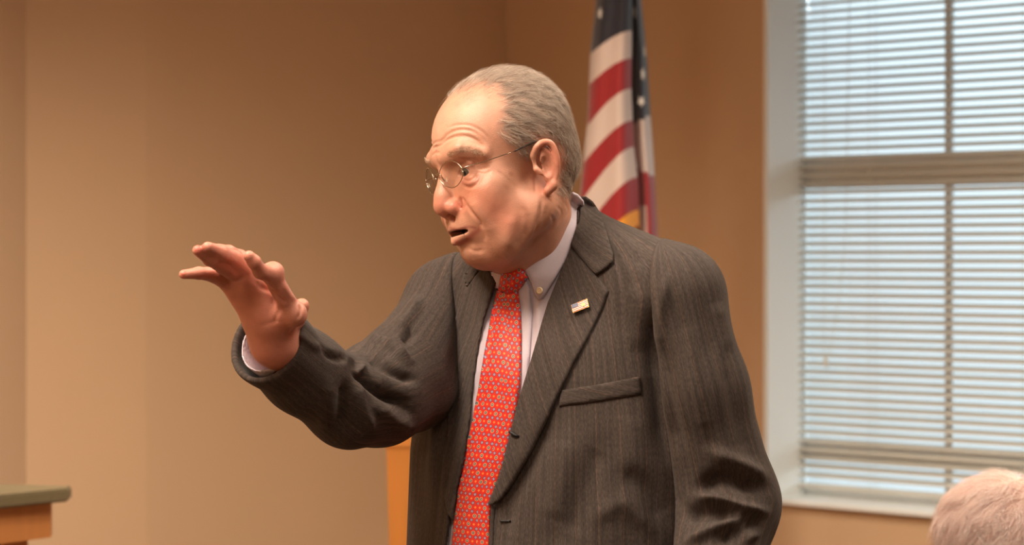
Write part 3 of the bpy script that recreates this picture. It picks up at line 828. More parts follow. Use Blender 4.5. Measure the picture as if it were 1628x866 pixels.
# hair as short strands that follow the skull
def strands(name, roots, dirs, lens, mat, parent, seg=4, r0=.00006, lift=None, rs=None):
    n = len(roots); cu = bpy.data.hair_curves.new(name); cu.add_curves([seg + 1] * n)
    t = np.linspace(0, 1, seg + 1)[None, :, None]
    Pp = roots[:, None, :] + dirs[:, None, :] * lens[:, None, None] * t
    if lift is not None: Pp = Pp + lift[:, None, :] * (np.sin(np.minimum(t * 1.9, 1.57)) * 1.0)
    if rs is not None: Pp = Pp + rs[:, None, :] * t ** 2
    Pp = Pp - wloc(parent)
    cu.position_data.foreach_set('vector', Pp.astype(np.float32).ravel())
    at = cu.attributes.get('radius') or cu.attributes.new('radius', 'FLOAT', 'POINT')
    rad = np.tile(r0 * (1 - .75 * np.linspace(0, 1, seg + 1)), n); at.data.foreach_set('value', rad.astype(np.float32))
    cu.materials.append(mat)
    return new_obj(name, cu, parent)
rng = np.random.default_rng(4)
def flow(h):
    """combing direction in head space"""
    up = np.clip((h[:, 2] - 40) / 60, 0, 1)[:, None]; back = np.clip((-h[:, 1] - 20) / 50, 0, 1)[:, None]
    side = np.stack([h[:, 0] * 0, -np.ones(len(h)) * .9, -np.ones(len(h)) * .55], 1)
    top = np.stack([np.sign(h[:, 0]) * .45, -np.ones(len(h)), np.zeros(len(h)) - .1], 1); bk = np.array([[0, -.25, -1.0]])
    d = side * (1 - up) + top * up; return d * (1 - back) + bk * back
idx = np.where((hairm * notear > .03))[0]
dens = np.clip(hairm * notear, 0, 1)[idx]; frontthin = np.clip((hm[idx, 1] - 25) / 40, 0, 1) * np.clip((hm[idx, 2] - 60) / 30, 0, 1)
keep = rng.random(len(idx)) < dens * (1 - .72 * frontthin); idx = idx[keep]
idx = rng.choice(idx, 24000)
hl = hm[idx]; D = flow(hl) + rng.normal(0, .22, (len(idx), 3))
clump = np.stack([np.sin(hl[:, 1] * .35 + hl[:, 2] * .21), np.sin(hl[:, 2] * .33 + hl[:, 0] * .2), np.cos(hl[:, 1] * .27 - hl[:, 2] * .3)], 1); D = D + .42 * clump
D = D @ HR.T; Nn = N[idx]; D = D - Nn * (D * Nn).sum(1, keepdims=True); D /= np.linalg.norm(D, axis=1, keepdims=True)
ln = rng.uniform(.011, .024, len(idx)) * (1 - .35 * np.clip((-hl[:, 2] + 10) / 40, 0, 1))
strands('hair', V[idx] + rng.normal(0, .0006, (len(idx), 3)) - Nn * .0006, D, ln, M['hair'], man, 4, .000115, lift=Nn * (rng.uniform(.0015, .0062, len(idx)) * (1 - .5 * frontthin[keep][0] * 0))[:, None], rs=-Nn * .0012)
# a few wisps over the high forehead
idx = np.where(head & (hm[:, 2] > 92) & (hm[:, 1] > 20) & (hm[:, 1] < 66))[0]; idx = rng.choice(idx, 500); Nn = N[idx]
D = (np.stack([np.sign(hm[idx, 0]) * -.2 + rng.normal(0, .3, 500), rng.normal(-.6, .5, 500), np.zeros(500)], 1)) @ HR.T; D -= Nn * (D * Nn).sum(1, keepdims=True); D /= np.linalg.norm(D, axis=1, keepdims=True) + 1e-9
strands('forehead_wisp', V[idx], D, rng.uniform(.012, .026, 500), M['hair'], man, 5, .00006, lift=Nn * .003, rs=-Nn * .003)
# eyebrows
eb = FC((195, 240), (240, 215), (290, 205), (345, 222), (372, 240)); kb = line_w(px, eb, 4.0, False) * facing * head
idx = np.where(kb > .35)[0]; idx = rng.choice(idx, 800); Nn = N[idx]; sg = np.sign(hm[idx, 0])
D = np.stack([sg * 1.0, rng.normal(.15, .2, 800), rng.normal(.15, .3, 800)], 1) @ HR.T; D -= Nn * (D * Nn).sum(1, keepdims=True); D /= np.linalg.norm(D, axis=1, keepdims=True)
strands('eyebrow', V[idx], D, rng.uniform(.005, .010, 800), M['brow'], man, 3, .00009, lift=Nn * .0016)
# eyes
def eye_mat():
    T = NT('eye'); at = T.n('ShaderNodeAttribute', attribute_name='fab'); sp = T.n('ShaderNodeSeparateXYZ'); T.l(at.outputs['Vector'], sp.inputs[0])
    c = T.mix(T.math('LESS_THAN', sp.outputs[0], .50), lin(200, 178, 165), lin(84, 76, 70)); c = T.mix(T.math('LESS_THAN', sp.outputs[0], .20), c, (.01, .01, .01))
    T.l(c, T.b.inputs['Base Color']); T.set(Roughness=.08); return T.m
M['eye'] = eye_mat()
for sx in (-1, 1):
    V_, F_ = surface(lambda p: ell((0, 0, 0), (12.6, 12.6, 12.6))[0](p), (-15,) * 3, (15,) * 3, 1.0); F_ = orient(V_, F_)
    g_ = np.array([-.42, 1, -.22]); g_ /= np.linalg.norm(g_); ang = np.arccos(np.clip((V_ / np.linalg.norm(V_, axis=1, keepdims=True)) @ g_, -1, 1))
    build('eye', h2w(V_ + np.array([sx * 32, 75, 14.5])), F_, M['eye'], man, attrs={'fab': np.stack([ang, ang, ang], 1)})

# glasses: thin oval lenses in a fine wire, dark tips over the ears
glass = thing('eyeglasses', 'thin silver wire eyeglasses with oval lenses worn low on the nose', 'glasses', h2w((0, 104, 14))[0])
lm = NT('lens_glass'); tr = lm.n('ShaderNodeBsdfTransparent'); gl = lm.n('ShaderNodeBsdfGlossy', i_Roughness=.02); mx = lm.n('ShaderNodeMixShader'); fr = lm.n('ShaderNodeFresnel', i_IOR=1.5)
tr.inputs[0].default_value = (.93, .92, .90, 1)
mx.inputs[0].default_value = .05; lm.l(tr.outputs[0], mx.inputs[1]); lm.l(gl.outputs[0], mx.inputs[2]); lm.l(mx.outputs[0], lm.t.nodes['Material Output'].inputs[0])
def lens_pt(sx, a, r=1.0):
    x = math.cos(a) * 24.5 * r; z_ = math.sin(a) * (14.2 - 1.5 * math.cos(2 * a)) * r
    return (sx * (33 + x), 107 - .20 * (33 + x) * .55 - (1 - r) * 0 - x * .12, 14 + z_)
for sx in (-1, 1):
    ring = [h2w(lens_pt(sx, 2 * math.pi * k / 40))[0] for k in range(41)]
    tube('rim', ring, .00055, M['wire'], glass, 6)
    n = 40; V_ = [lens_pt(sx, 0, 0)] + [lens_pt(sx, 2 * math.pi * k / n, .985) for k in range(n)]; V_ = np.array(V_)
    Vb = V_ - [0, 1.2, 0]; F_ = [(0, 1 + k, 1 + (k + 1) % n) for k in range(n)] + [(n + 1, n + 2 + (k + 1) % n, n + 2 + k) for k in range(n)] + [(1 + k, n + 2 + k, n + 2 + (k + 1) % n, 1 + (k + 1) % n) for k in range(n)]
    build('lens', h2w(np.vstack([V_, Vb])), F_, lm.m, glass)
    tube('temple', [h2w(p)[0] for p in spline([(sx * 56, 99, 17), (sx * 63, 92, 18), (sx * 68, 70, 20), (sx * 74, 30, 25)], 4)], .00065, M['wire'], glass, 6)
    tube('temple_tip', [h2w(p)[0] for p in spline([(sx * 74, 30, 25), (sx * 77, 8, 30), (sx * 78, -4, 31), (sx * 78, -18, 22), (sx * 77, -26, 4)], 4)], [.0009] * 4 + [.0014] * 13, M['dwire'], glass, 6)
    tube('nose_pad', [h2w(p)[0] for p in spline([(sx * 10, 106, 15), (sx * 9, 103, 10), (sx * 10, 98, 8)], 3)], .0006, M['wire'], glass, 6)
tube('bridge', [h2w(p)[0] for p in spline([(-9.5, 105.5, 16), (-4, 107.5, 18.5), (4, 107.5, 18.5), (9.5, 105.5, 16)], 4)], .0007, M['wire'], glass, 6)

# ------------------------------------------------------------------ clothing
TH = math.radians(36)
BL = np.array([math.cos(TH), -math.sin(TH), 0]); BFw = np.array([-math.sin(TH), -math.cos(TH), 0])   # his left, his front
BC = np.array([.062, 3.575, 0])
def w2b(p): q = p - BC; return np.stack([q @ BL, q @ BFw, q[:, 2]], 1)
ZT_ = np.array([.80, .95, 1.10, 1.22, 1.34, 1.44, 1.52, 1.62]); AT_ = np.array([.215, .212, .206, .204, .205, .198, .180, .150]); BT_ = np.array([.155, .155, .150, .146, .138, .125, .105, .085])
def column(p, off=0.0, sway=0.0):
    q = w2b(p); a = np.interp(q[:, 2], ZT_, AT_) + off; b = np.interp(q[:, 2], ZT_, BT_) + off
    y = q[:, 1] - .012 * np.clip((1.45 - q[:, 2]) / .3, 0, 1)
    k = np.sqrt((q[:, 0] / a) ** 2 + (y / b) ** 2) + 1e-9; kk = np.sqrt((q[:, 0] / a ** 2) ** 2 + (y / b ** 2) ** 2) + 1e-9
    return k * (k - 1) / kk
def smin(a, b, k): h = np.clip(.5 + .5 * (b - a) / k, 0, 1); return b + (a - b) * h - k * h * (1 - h)
def smax(a, b, k): return -smin(-a, -b, k)
LS = P(1070, 478, 3.44); RS = P(712, 478, 3.625)
def torso(p, off=0.0, ztop=1.545, zbot=.80, neck=True):
    d = smax(column(p, off), p[:, 2] - (ztop + off), .09)
    for a, b, ra, rb in ((P(905, 399, 3.56), P(1070, 464, 3.46), .056, .053), (P(835, 425, 3.58), RS, .050, .047), (P(868, 430, 3.575), P(872, 470, 3.58), .072, .085)):
        d = smin(d, cone(a, b, ra + off, rb + off)[0](p), .045)
    return smax(d, zbot - p[:, 2], .004)
# shirt: the body inside the jacket, with the stand of the collar
def shirt_f(p):
    d = torso(p, -.0075, zbot=.98)
    nk = cone(P(852, 372, 3.548), P(860, 425, 3.555), .0585, .068)[0](p)
    return smin(d, nk, .02)
V, Fq = surface(shirt_f, (-.2, 3.3, .97), (.32, 3.8, 1.68), .003); Fq = orient(V, Fq); N = normals(V, Fq); px = proj(V)
view = V - [0, 0, CAMZ]; facing = np.clip(-(N * view).sum(1) * 2, 0, 1)
# open the neck of the shirt around the skin: drop what stands above the slanting neckline
kl = np.array([[780, 437], [828, 412], [860, 378], [886, 350], [909, 308], [917, 314], [930, 330], [960, 350]])
for pts, w, a in (([(845, 470), (842, 540), (832, 640)], 5, -.0035), ([(855, 480), (858, 560), (835, 650)], 6, .003), ([(838, 450), (842, 500), (838, 545)], 3, .0025), ([(776, 470), (770, 520), (760, 580), (750, 650), (742, 720)], 9, .0085)):
    V = V + N * (a * line_w(px, pts, w) * facing)[:, None]
top = np.interp(px[:, 0], kl[:, 0], kl[:, 1]); cen = V[Fq].mean(1); pc = proj(cen)
keepf = ~((pc[:, 1] < np.interp(pc[:, 0], kl[:, 0], kl[:, 1])))
Fs = Fq[keepf]; used = np.unique(Fs); remap = -np.ones(len(V), int); remap[used] = np.arange(len(used))
shirt_b = bvh(V, Fq)
shirt = build('shirt', V[used], remap[Fs], M['shirt'], man)
shirt['label'] = 'pale lilac button-down shirt'

# jacket body
FO = [(912, 300), (920, 384), (911, 402), (879, 483), (855, 569), (834, 640), (825, 678), (809, 747), (786, 797), (784, 830), (782, 900), (774, 1150), (680, 1150), (702, 900), (712, 835),
      (716, 780), (733, 669), (739, 604), (747, 545), (756, 508), (776, 458), (774, 434), (785, 300)]
def jacket_f(p):
    d = torso(p, 0.0, zbot=.79)
    nk = cone(P(853, 385, 3.565), P(865, 440, 3.57), .066, .082)[0](p)
    return smin(d, nk, .025)
V, Fq = surface(jacket_f, (-.2, 3.3, .78), (.34, 3.82, 1.70), .0026); Fq = orient(V, Fq); V = relax(V, Fq, 2, .5); N = normals(V, Fq); px = proj(V)
view = V - [0, 0, CAMZ]; facing = np.clip(-(N * view).sum(1) * 2, 0, 1)
def br(pts, w, a):
    global V
    V = V + N * (a * line_w(px, pts, w) * facing)[:, None]
# hang of the near front, shade side of the lapel, chest drape
br([(875, 660), (850, 720), (815, 790), (800, 866)], 16, -.007)
br([(905, 690), (890, 760), (870, 840)], 20, .005)
br([(960, 700), (930, 780), (900, 866)], 22, -.006)
br([(1010, 640), (1000, 740), (980, 866)], 24, .004)
br([(1045, 470), (1040, 560), (1048, 640), (1062, 740)], 16, -.007)
br([(1015, 450), (1010, 560)], 20, .004)
br([(690, 520), (680, 620), (672, 740), (665, 860)], 12, -.004)
br([(706, 500), (700, 600), (690, 700), (678, 800)], 10, .004)
br([(1000, 400), (1040, 430), (1050, 480)], 14, -.003)
br([(985, 750), (1030, 780), (1060, 830)], 18, -.006)
br([(940, 830), (990, 800), (1040, 850)], 14, .004)
V = relax(V, Fq, 1, .4); jb = bvh(V, Fq)
cen = V[Fq].mean(1); pc = proj(cen); fn = N[Fq].mean(1); fv = -(fn * (cen - [0, 0, CAMZ])).sum(1)
nkc = [(770, 452), (790, 432), (828, 424), (865, 398), (895, 362), (921, 319), (960, 290), (960, 200), (770, 200)]
cut = (in_poly(pc, FO) & (fv > 0)) | (pc[:, 1] < np.interp(pc[:, 0], [770, 800, 860, 905, 922, 935, 960], [440, 430, 400, 345, 317, 319, 332])) & (pc[:, 0] > 770) & (pc[:, 0] < 960)
Fs = Fq[~cut]; used = np.unique(Fs); remap = -np.ones(len(V), int); remap[used] = np.arange(len(used))
def fab_body(X):
    q = w2b(X); ang = np.arctan2(q[:, 0], q[:, 1]); return np.stack([ang * .17, X[:, 2] + .0 * ang, 0 * ang], 1)
def thicken(o, t=.003):
    m = o.modifiers.new('cloth_thickness', 'SOLIDIFY'); m.thickness = t; m.offset = -1
jacket = build('jacket', V[used], remap[Fs], M['suit'], man, attrs={'fab': fab_body(V[used])}); thicken(jacket)
jacket['label'] = 'dark grey pinstriped suit jacket, unbuttoned'

# sleeves
def limb_fab(X, pts):
    best = np.full(len(X), 1e9); out = np.zeros((len(X), 3)); s0 = 0
    for i in range(len(pts) - 1):
        a, b = pts[i], pts[i + 1]; d, t = seg_d2(X, a, b); L = np.linalg.norm(b - a); ax = (b - a) / L
        e1 = np.cross(ax, [0.3, 1, 0.1]); e1 /= np.linalg.norm(e1); e2 = np.cross(ax, e1)
        r_ = X - a; ang = np.arctan2(r_ @ e1, r_ @ e2); m = d < best; best[m] = d[m]
        out[m] = np.stack([ang * .058, s0 + t * L, 0 * t], 1)[m]; s0 += L
    return out
def sleeve(name, f, lo, hi, pts, brushes, h=.0026, cutp=None):
    V, Fq = surface(f, lo, hi, h); Fq = orient(V, Fq); V = relax(V, Fq, 2, .5); N = normals(V, Fq); px = proj(V)
    view = V - [0, 0, CAMZ]; facing = np.clip(-(N * view).sum(1) * 2, 0, 1)
    for p_, w, a in brushes: V = V + N * (a * line_w(px, p_, w) * facing)[:, None]
    V = relax(V, Fq, 1, .4)
    return build(name, V, Fq, M['suit'], jacket, attrs={'fab': limb_fab(V, [pts[0] + (pts[0] - pts[1]) * .8] + list(pts[1:]))})
LP = [P(1073, 478, 3.445), P(1108, 620, 3.44), P(1150, 800, 3.45), P(1112, 985, 3.37), P(1060, 1080, 3.32)]
def SC(x, y): return (1040 + x / 4.655, 680 + y / 4.655)
def lsleeve(p):
    d = np.full(len(p), 9.0)
    for a in chain(LP, [.0565, .0580, .0635, .056, .050]): d = smin(d, a[0](p), .02)
    d = smin(d, cone(P(905, 399, 3.56), P(1070, 464, 3.46), .0575, .0548)[0](p), .03)
    d = smax(d, (p - P(1046, 450, 3.44)) @ np.array([-.95, .28, -.1]), .003)
    cut_ = (p - LP[-1]) @ ((LP[-1] - LP[-2]) / np.linalg.norm(LP[-1] - LP[-2]))
    return smax(d, cut_, .004)
br_l = [([SC(300, 500), SC(450, 520), SC(640, 580), SC(860, 630)], 8, .010), ([SC(330, 470), SC(480, 380), SC(640, 400), SC(800, 470)], 13, -.016), ([SC(400, 170), SC(560, 230), SC(700, 300), SC(840, 400)], 11, .008),
        ([SC(240, 640), SC(400, 620), SC(600, 640)], 12, -.015), ([SC(230, 860), SC(420, 760), SC(640, 660)], 8, .010), ([SC(480, 850), SC(620, 770), SC(760, 700)], 10, -.009),
        ([(1060, 560), (1068, 640), (1078, 720)], 12, -.004), ([(1050, 700), (1066, 770), (1085, 810)], 6, -.004), ([(1090, 520), (1105, 620), (1125, 700)], 14, .004), ([(1150, 560), (1172, 660), (1190, 730)], 12, -.004),
        ([(1140, 480), (1160, 560)], 12, .003), ([(1062, 430), (1050, 500), (1052, 560)], 9, .005), ([(1180, 830), (1200, 860)], 12, .006)]
sl = sleeve('sleeve', lsleeve, (-.02, 3.22, .98), (.38, 3.62, 1.66), LP, br_l)
RP = [P(714, 486, 3.62), P(645, 600, 3.53), P(600, 626, 3.475), P(556, 641, 3.43), P(482, 591, 3.37), P(428, 546, 3.32)]
axr = RP[-1] - RP[-2]; axr /= np.linalg.norm(axr)
def rsleeve(p):
    d = np.full(len(p), 9.0)
    for a in chain(RP + [RP[-1] + axr * .02], [.049, .0635, .0600, .0500, .0460, .0455, .0450]): d = smin(d, a[0](p), .016)
    d = smin(d, cone(P(790, 440, 3.59), RS, .049, .0485)[0](p), .03)
    d = smax(d, (p - P(722, 470, 3.6)) @ np.array([.93, -.3, .2]) - .012, .004)
    inner = cone(RP[-1] - axr * .09, RP[-1] + axr * .04, .0425, .0418)[0](p)
    d = smax(d, -inner, .002)
    return smax(d, (p - RP[-1]) @ (axr * .95 + np.array([-.04, -.16, -.03])) - .006, .0025)
def AC(x, y): return (260 + x / 2.279, 360 + y / 2.279)
br_r = [([AC(690, 480), AC(705, 520), AC(740, 560), AC(820, 620), AC(900, 640)], 8, -.010), ([AC(730, 455), AC(790, 500), AC(860, 540), AC(920, 560)], 7, -.007), ([AC(740, 430), AC(780, 420), AC(830, 440), AC(900, 500)], 8, .007),
        ([AC(690, 500), AC(712, 525), AC(720, 500)], 5, .008), ([AC(700, 560), AC(720, 650), AC(760, 740)], 8, .005), ([AC(660, 560), AC(650, 650), AC(640, 740)], 9, -.005), ([AC(600, 560), AC(590, 650), AC(580, 740)], 12, .003),
        ([AC(560, 430), AC(610, 470), AC(660, 480)], 5, -.005), ([AC(480, 380), AC(540, 430), AC(620, 460)], 6, .003), ([AC(760, 640), AC(840, 700), AC(900, 720)], 9, .005), ([AC(840, 380), AC(890, 330), AC(930, 260)], 8, .006), ([AC(870, 420), AC(910, 370)], 7, -.006),
        ([AC(800, 560), AC(850, 640), AC(900, 680)], 8, -.004), ([AC(430, 560), AC(520, 640), AC(600, 700)], 10, .0)]
sr = sleeve('sleeve', rsleeve, (-.40, 3.15, 1.33), (.02, 3.70, 1.62), RP, [(p_, w_, a_ * 1.5) for p_, w_, a_ in br_r], h=.0024)
# shirt cuff inside the right sleeve
def cuff_f(p):
    d = cone(RP[-1] - axr * .07, RP[-1] + axr * .05, .0365, .0350)[0](p); d = smax(d, -cone(RP[-1] - axr * .08, RP[-1] + axr * .08, .0345, .0330)[0](p), .0005)
    return smax(smax(d, (p - RP[-1]) @ (axr * .97 + np.array([-.03, -.10, -.02])) - .004, .001), -((p - RP[-1]) @ axr) - .06, .001)
V, Fq = surface(cuff_f, RP[-1] - .10, RP[-1] + .10, .0016); Fq = orient(V, Fq)
build('cuff', V, Fq, M['shirt'], shirt)

# lapels, collar, pocket: plates of cloth lying on the jacket
def fb_tilt(a):
    ca, sa = math.cos(a), math.sin(a)
    def g(p2, X):
        q = w2b(X); u = np.arctan2(q[:, 0], q[:, 1]) * .17; v = X[:, 2]; return np.stack([u * ca + v * sa, v * ca - u * sa, 0 * u], 1)
    return g
near_lapel = [(909, 391), (925, 412), (946, 437), (958, 449), (968, 463), (958, 490), (936, 535), (912, 578), (885, 634), (868, 672), (844, 720), (814, 771), (795, 796), (783, 804), (779, 800), (786, 782), (801, 741), (817, 675), (826, 637), (847, 567), (871, 481), (892, 430)]
def lift(p2):   # the roll stands away from the chest lower down, flat at the outer tip
    e = poly_dist(p2, near_lapel); return .0035 * np.clip((p2[:, 1] - 470) / 250, 0, 1)
drape('lapel', near_lapel, jb, .0052, .0042, M['suit'], jacket, step=4, warp=lift, attr=fb_tilt(.42))
far_lapel = [(789, 450), (782, 470), (770, 508), (762, 548), (754, 604), (748, 668), (738, 730), (727, 777), (721, 828), (713, 816), (707, 790), (706, 750), (712, 700), (714, 640), (718, 570), (722, 515), (733, 478), (744, 457), (756, 440), (766, 428), (778, 430)]
drape('lapel', far_lapel, jb, .0055, .0042, M['suit'], jacket, step=4, attr=fb_tilt(-.2))
collar = [(921, 316), (930, 316), (941, 324), (955, 345), (966, 374), (975, 402), (975, 417), (964, 427), (949, 437), (925, 411), (908, 391), (916, 366), (922, 345)]
drape('collar', collar, jb, .0080, .0046, M['suit'], jacket, step=4, attr=fb_tilt(.9))
fcol = [(764, 427), (756, 440), (744, 456), (741, 440), (748, 424), (760, 412), (776, 408), (790, 420), (782, 432)]
drape('collar', fcol, jb, .0080, .0046, M['suit'], jacket, step=4, attr=fb_tilt(-.9))
welt = [(893, 620), (950, 611), (1017, 598), (1019, 612), (1020, 627), (950, 638), (889, 646), (890, 632)]
drape('breast_pocket', welt, jb, .0030, .0030, M['suit'], jacket, step=4, attr=fb_tilt(1.35))
drape('front_edge', [(781, 800), (788, 806), (786, 830), (784, 880), (790, 1000), (776, 1000), (776, 880), (779, 830)], jb, .003, .003, M['suit'], jacket, step=5, attr=fb_tilt(0))
def bhole(name, a, b, w=1.6, off=.0105):
    a = np.array(a, float); b = np.array(b, float); t = (b - a) / np.linalg.norm(b - a); n = np.array([-t[1], t[0]]) * w
    return drape(name, [a - n, b - n, b + n, a + n], jb, off, .0015, M['lining'], jacket, step=2, soft=.6, relax_it=1)
bhole('buttonhole', (815, 687), (825, 694)); bhole('buttonhole', (795, 828), (812, 828), off=.0026)
# shirt collar leaf, placket, button
leaf = [(827, 418), (845, 400), (862, 381), (878, 361), (890, 344), (900, 326), (908, 307), (917, 311), (926, 322), (927, 345), (914, 380), (903, 408), (892, 427), (875, 455), (863, 474), (857.7, 477), (852, 470), (845, 450), (836, 432)]
drape('collar_leaf', leaf, shirt_b, .0060, .0030, M['shirt'], shirt, step=4, soft=2, guess=3.5)
drape('collar_leaf', [(784, 433), (800, 426), (806, 424), (803, 436), (797, 452), (793, 460), (786, 452)], shirt_b, .0065, .003, M['shirt'], shirt, step=3, soft=2, guess=3.5)
drape('placket', [(822, 464), (836, 446), (842, 452), (846, 500), (843, 560), (834, 640), (820, 680), (812, 690), (815, 560)], shirt_b, .0030, .002, M['shirt'], shirt, step=4)
def button(c, Y, r, mat, parent, nm='button'):
    p = P(c[0], c[1], Y); n = np.array([-.45, -.88, .12]); n /= np.linalg.norm(n); a = np.cross(n, [0, 0, 1]); a /= np.linalg.norm(a); b = np.cross(n, a); V_ = []; F_ = []
    prof = [(0, .9), (.35, .75), (.6, .8), (.8, 1.0), (1.0, .7), (1.0, 0)]; k = 18
    for rr, hh in prof[1:]:
        for i in range(k): w = 2 * math.pi * i / k; V_.append(p + r * rr * (math.cos(w) * a + math.sin(w) * b) + n * hh * r * .42)
    V_.append(p + n * .9 * r * .42); m = len(prof) - 1
    for j in range(m - 1):
        for i in range(k): F_.append((j * k + i, j * k + (i + 1) % k, (j + 1) * k + (i + 1) % k, (j + 1) * k + i))
    F_ += [(len(V_) - 1, (i + 1) % k, i) for i in range(k)]
    return build(nm, V_, F_, mat, parent)
hb = shirt_b.ray_cast(Vector((0, 0, CAMZ)), (Vector(P(858, 462, 1)) - Vector((0, 0, CAMZ))).normalized())[0]
button((858, 462), hb[1] - .009, .0042, M['button'], shirt)
# tie
def tie_fab(p2, X):
    cy = [400, 462, 534, 615, 675, 744, 801, 866, 1100]; cx = [822, 809, 803, 795, 784, 769, 755, 750, 742]
    c = np.interp(p2[:, 1], cy, cx); s_ = .00089; q = (p2[:, 0] - c) * s_ * 1.0; v = -(p2[:, 1]) / 1343
    sk = (p2[:, 1] - 460) / 1343
    return np.stack([q + .0, v + q * .10, 0 * q], 1)
blade = [(794, 461), (808, 466), (824, 461), (828, 495), (829.5, 534), (829, 575), (827, 615), (823, 645), (817.5, 675), (801.5, 744), (788, 782), (781, 801), (779, 866), (776, 1000), (772, 1080), (735, 1110), (700, 1080), (708, 960), (722, 866), (729, 798), (737, 744), (750, 680), (756, 648), (763, 615), (773, 556), (784, 500)]
def twarp(p2): return .004 * np.clip(poly_dist(p2, blade) / 22, 0, 1) + .002
tie = drape('necktie', blade, shirt_b, .0068, .0042, M['tie'], man, step=4, soft=3, warp=twarp, attr=tie_fab)
tie['label'] = 'red necktie with small flower and ring pattern'
knot = [(800, 430), (812, 424), (828, 417), (834, 428), (839, 441), (832, 452), (823, 464), (808, 468), (794, 461), (796, 446)]
def kwarp(p2): return .010 * np.clip(poly_dist(p2, knot) / 18, 0, 1) ** .6
def kfab(p2, X): a = tie_fab(p2, X); return np.stack([a[:, 0] * .8 + a[:, 1] * .6, a[:, 1] * .8 - a[:, 0] * .6, a[:, 2]], 1)
drape('tie_knot', knot, shirt_b, .008, .006, M['tie'], tie, step=3, soft=3, warp=kwarp, attr=kfab)
# trousers and shoes (below the frame) so that he stands on the floor
def trouser_f(p):
    d = smax(column(p, -.02), p[:, 2] - 1.02, .02); d = smax(d, .84 - p[:, 2], .05)
    for s_ in (-1, 1):
        h_ = BC + BL * s_ * .085 + [0, 0, .88]; k_ = BC + BL * s_ * .10 + BFw * .02 + [0, 0, .48]; a_ = BC + BL * s_ * .11 - BFw * .01 + [0, 0, .09]
        d = smin(d, cone(h_, k_, .098, .075)[0](p), .03); d = smin(d, cone(k_, a_, .075, .062)[0](p), .03)
    return smax(d, .035 - p[:, 2], .004)
V, Fq = surface(trouser_f, (-.25, 3.25, .02), (.40, 3.9, 1.04), .008); build('trousers', V, orient(V, Fq), M['trouser'], man)
for s_ in (-1, 1):
    a_ = BC + BL * s_ * .112
    def shoe_f(p):
        d = cone(a_ - BFw * .05 + [0, 0, .045], a_ + BFw * .17 + [0, 0, .03], .043, .038)[0](p); d = smin(d, cone(a_ - BFw * .02 + [0, 0, .05], a_ + [0, 0, .11], .045, .04)[0](p), .02)
        return smax(d, -p[:, 2], .003)
    V, Fq = surface(shoe_f, a_ + [-.25, -.25, -.01], a_ + [.25, .25, .17], .006); build('shoe', V, orient(V, Fq), M['black'], man)

# ------------------------------------------------------------------ lapel pin: enamelled flag with a small gold crest
def frame_on(base, c, off):
    org = Vector((0, 0, CAMZ)); h = base.ray_cast(org, (Vector(P(c[0], c[1], 1.0)) - org).normalized()); n = np.array(h[1][:]); n = n if n[1] < 0 else -n
    return np.array(h[0][:]) + n * off, n
pc_, n_ = frame_on(jb, (927, 491), .0085)
pin = thing('lapel_pin', 'tiny enamel flag pin with gold crest on the near lapel', 'pin', pc_)
ex = P(941, 486, 3.4) - P(914, 492, 3.4); ex -= n_ * (ex @ n_); ex /= np.linalg.norm(ex); ez = np.cross(ex, n_); ez = ez if ez[2] > 0 else -ez
M['pinred'] = simple('enamel_red', lin(190, 70, 60), .25); M['pinwhite'] = simple('enamel_white', lin(240, 214, 196), .25); M['pinblue'] = simple('enamel_blue', lin(78, 82, 118), .25); M['pingold'] = simple('gilt', lin(214, 160, 84), .3, metal=.6)
def plate(name, x0, x1, z0, z1, d0, d1, mat, parent):
    V_ = []; 
    for d in (d0, d1):
        for x, z in ((x0, z0), (x1, z0), (x1, z1), (x0, z1)): V_.append(pc_ + ex * x + ez * z + n_ * d)
    return build(name, V_, [(0, 1, 2, 3), (7, 6, 5, 4), (0, 4, 5, 1), (1, 5, 6, 2), (2, 6, 7, 3), (3, 7, 4, 0)], mat, parent, smooth=False)
w_, h_ = .0103, .0055
plate('backing', -w_, w_, -h_, h_, 0, .0010, M['pingold'], pin)
for i in range(9):
    z0 = h_ - .0004 - (i + 1) * (2 * h_ - .0008) / 9; z1 = z0 + (2 * h_ - .0008) / 9
    plate('stripe', -w_ + .0004, w_ - .0004, z0, z1, .0010, .0013, M['pinred'] if i % 2 == 0 else M['pinwhite'], pin)
plate('canton', -w_ + .0004, -.0020, .0002, h_ - .0004, .0010, .0016, M['pinblue'], pin)
V_ = [pc_ + ex * (.0045 + r0 * math.cos(a)) + ez * (-.0006 + r0 * math.sin(a)) + n_ * d for d in (.0012, .0021) for a, r0 in [(2 * math.pi * k / 10 + math.pi / 2, .0027 if k % 2 == 0 else .0018) for k in range(10)]]
build('crest', V_, [tuple(range(10, 20)), tuple(range(9, -1, -1))] + [(k, (k + 1) % 10, 10 + (k + 1) % 10, 10 + k) for k in range(10)], M['pingold'], pin, smooth=False)

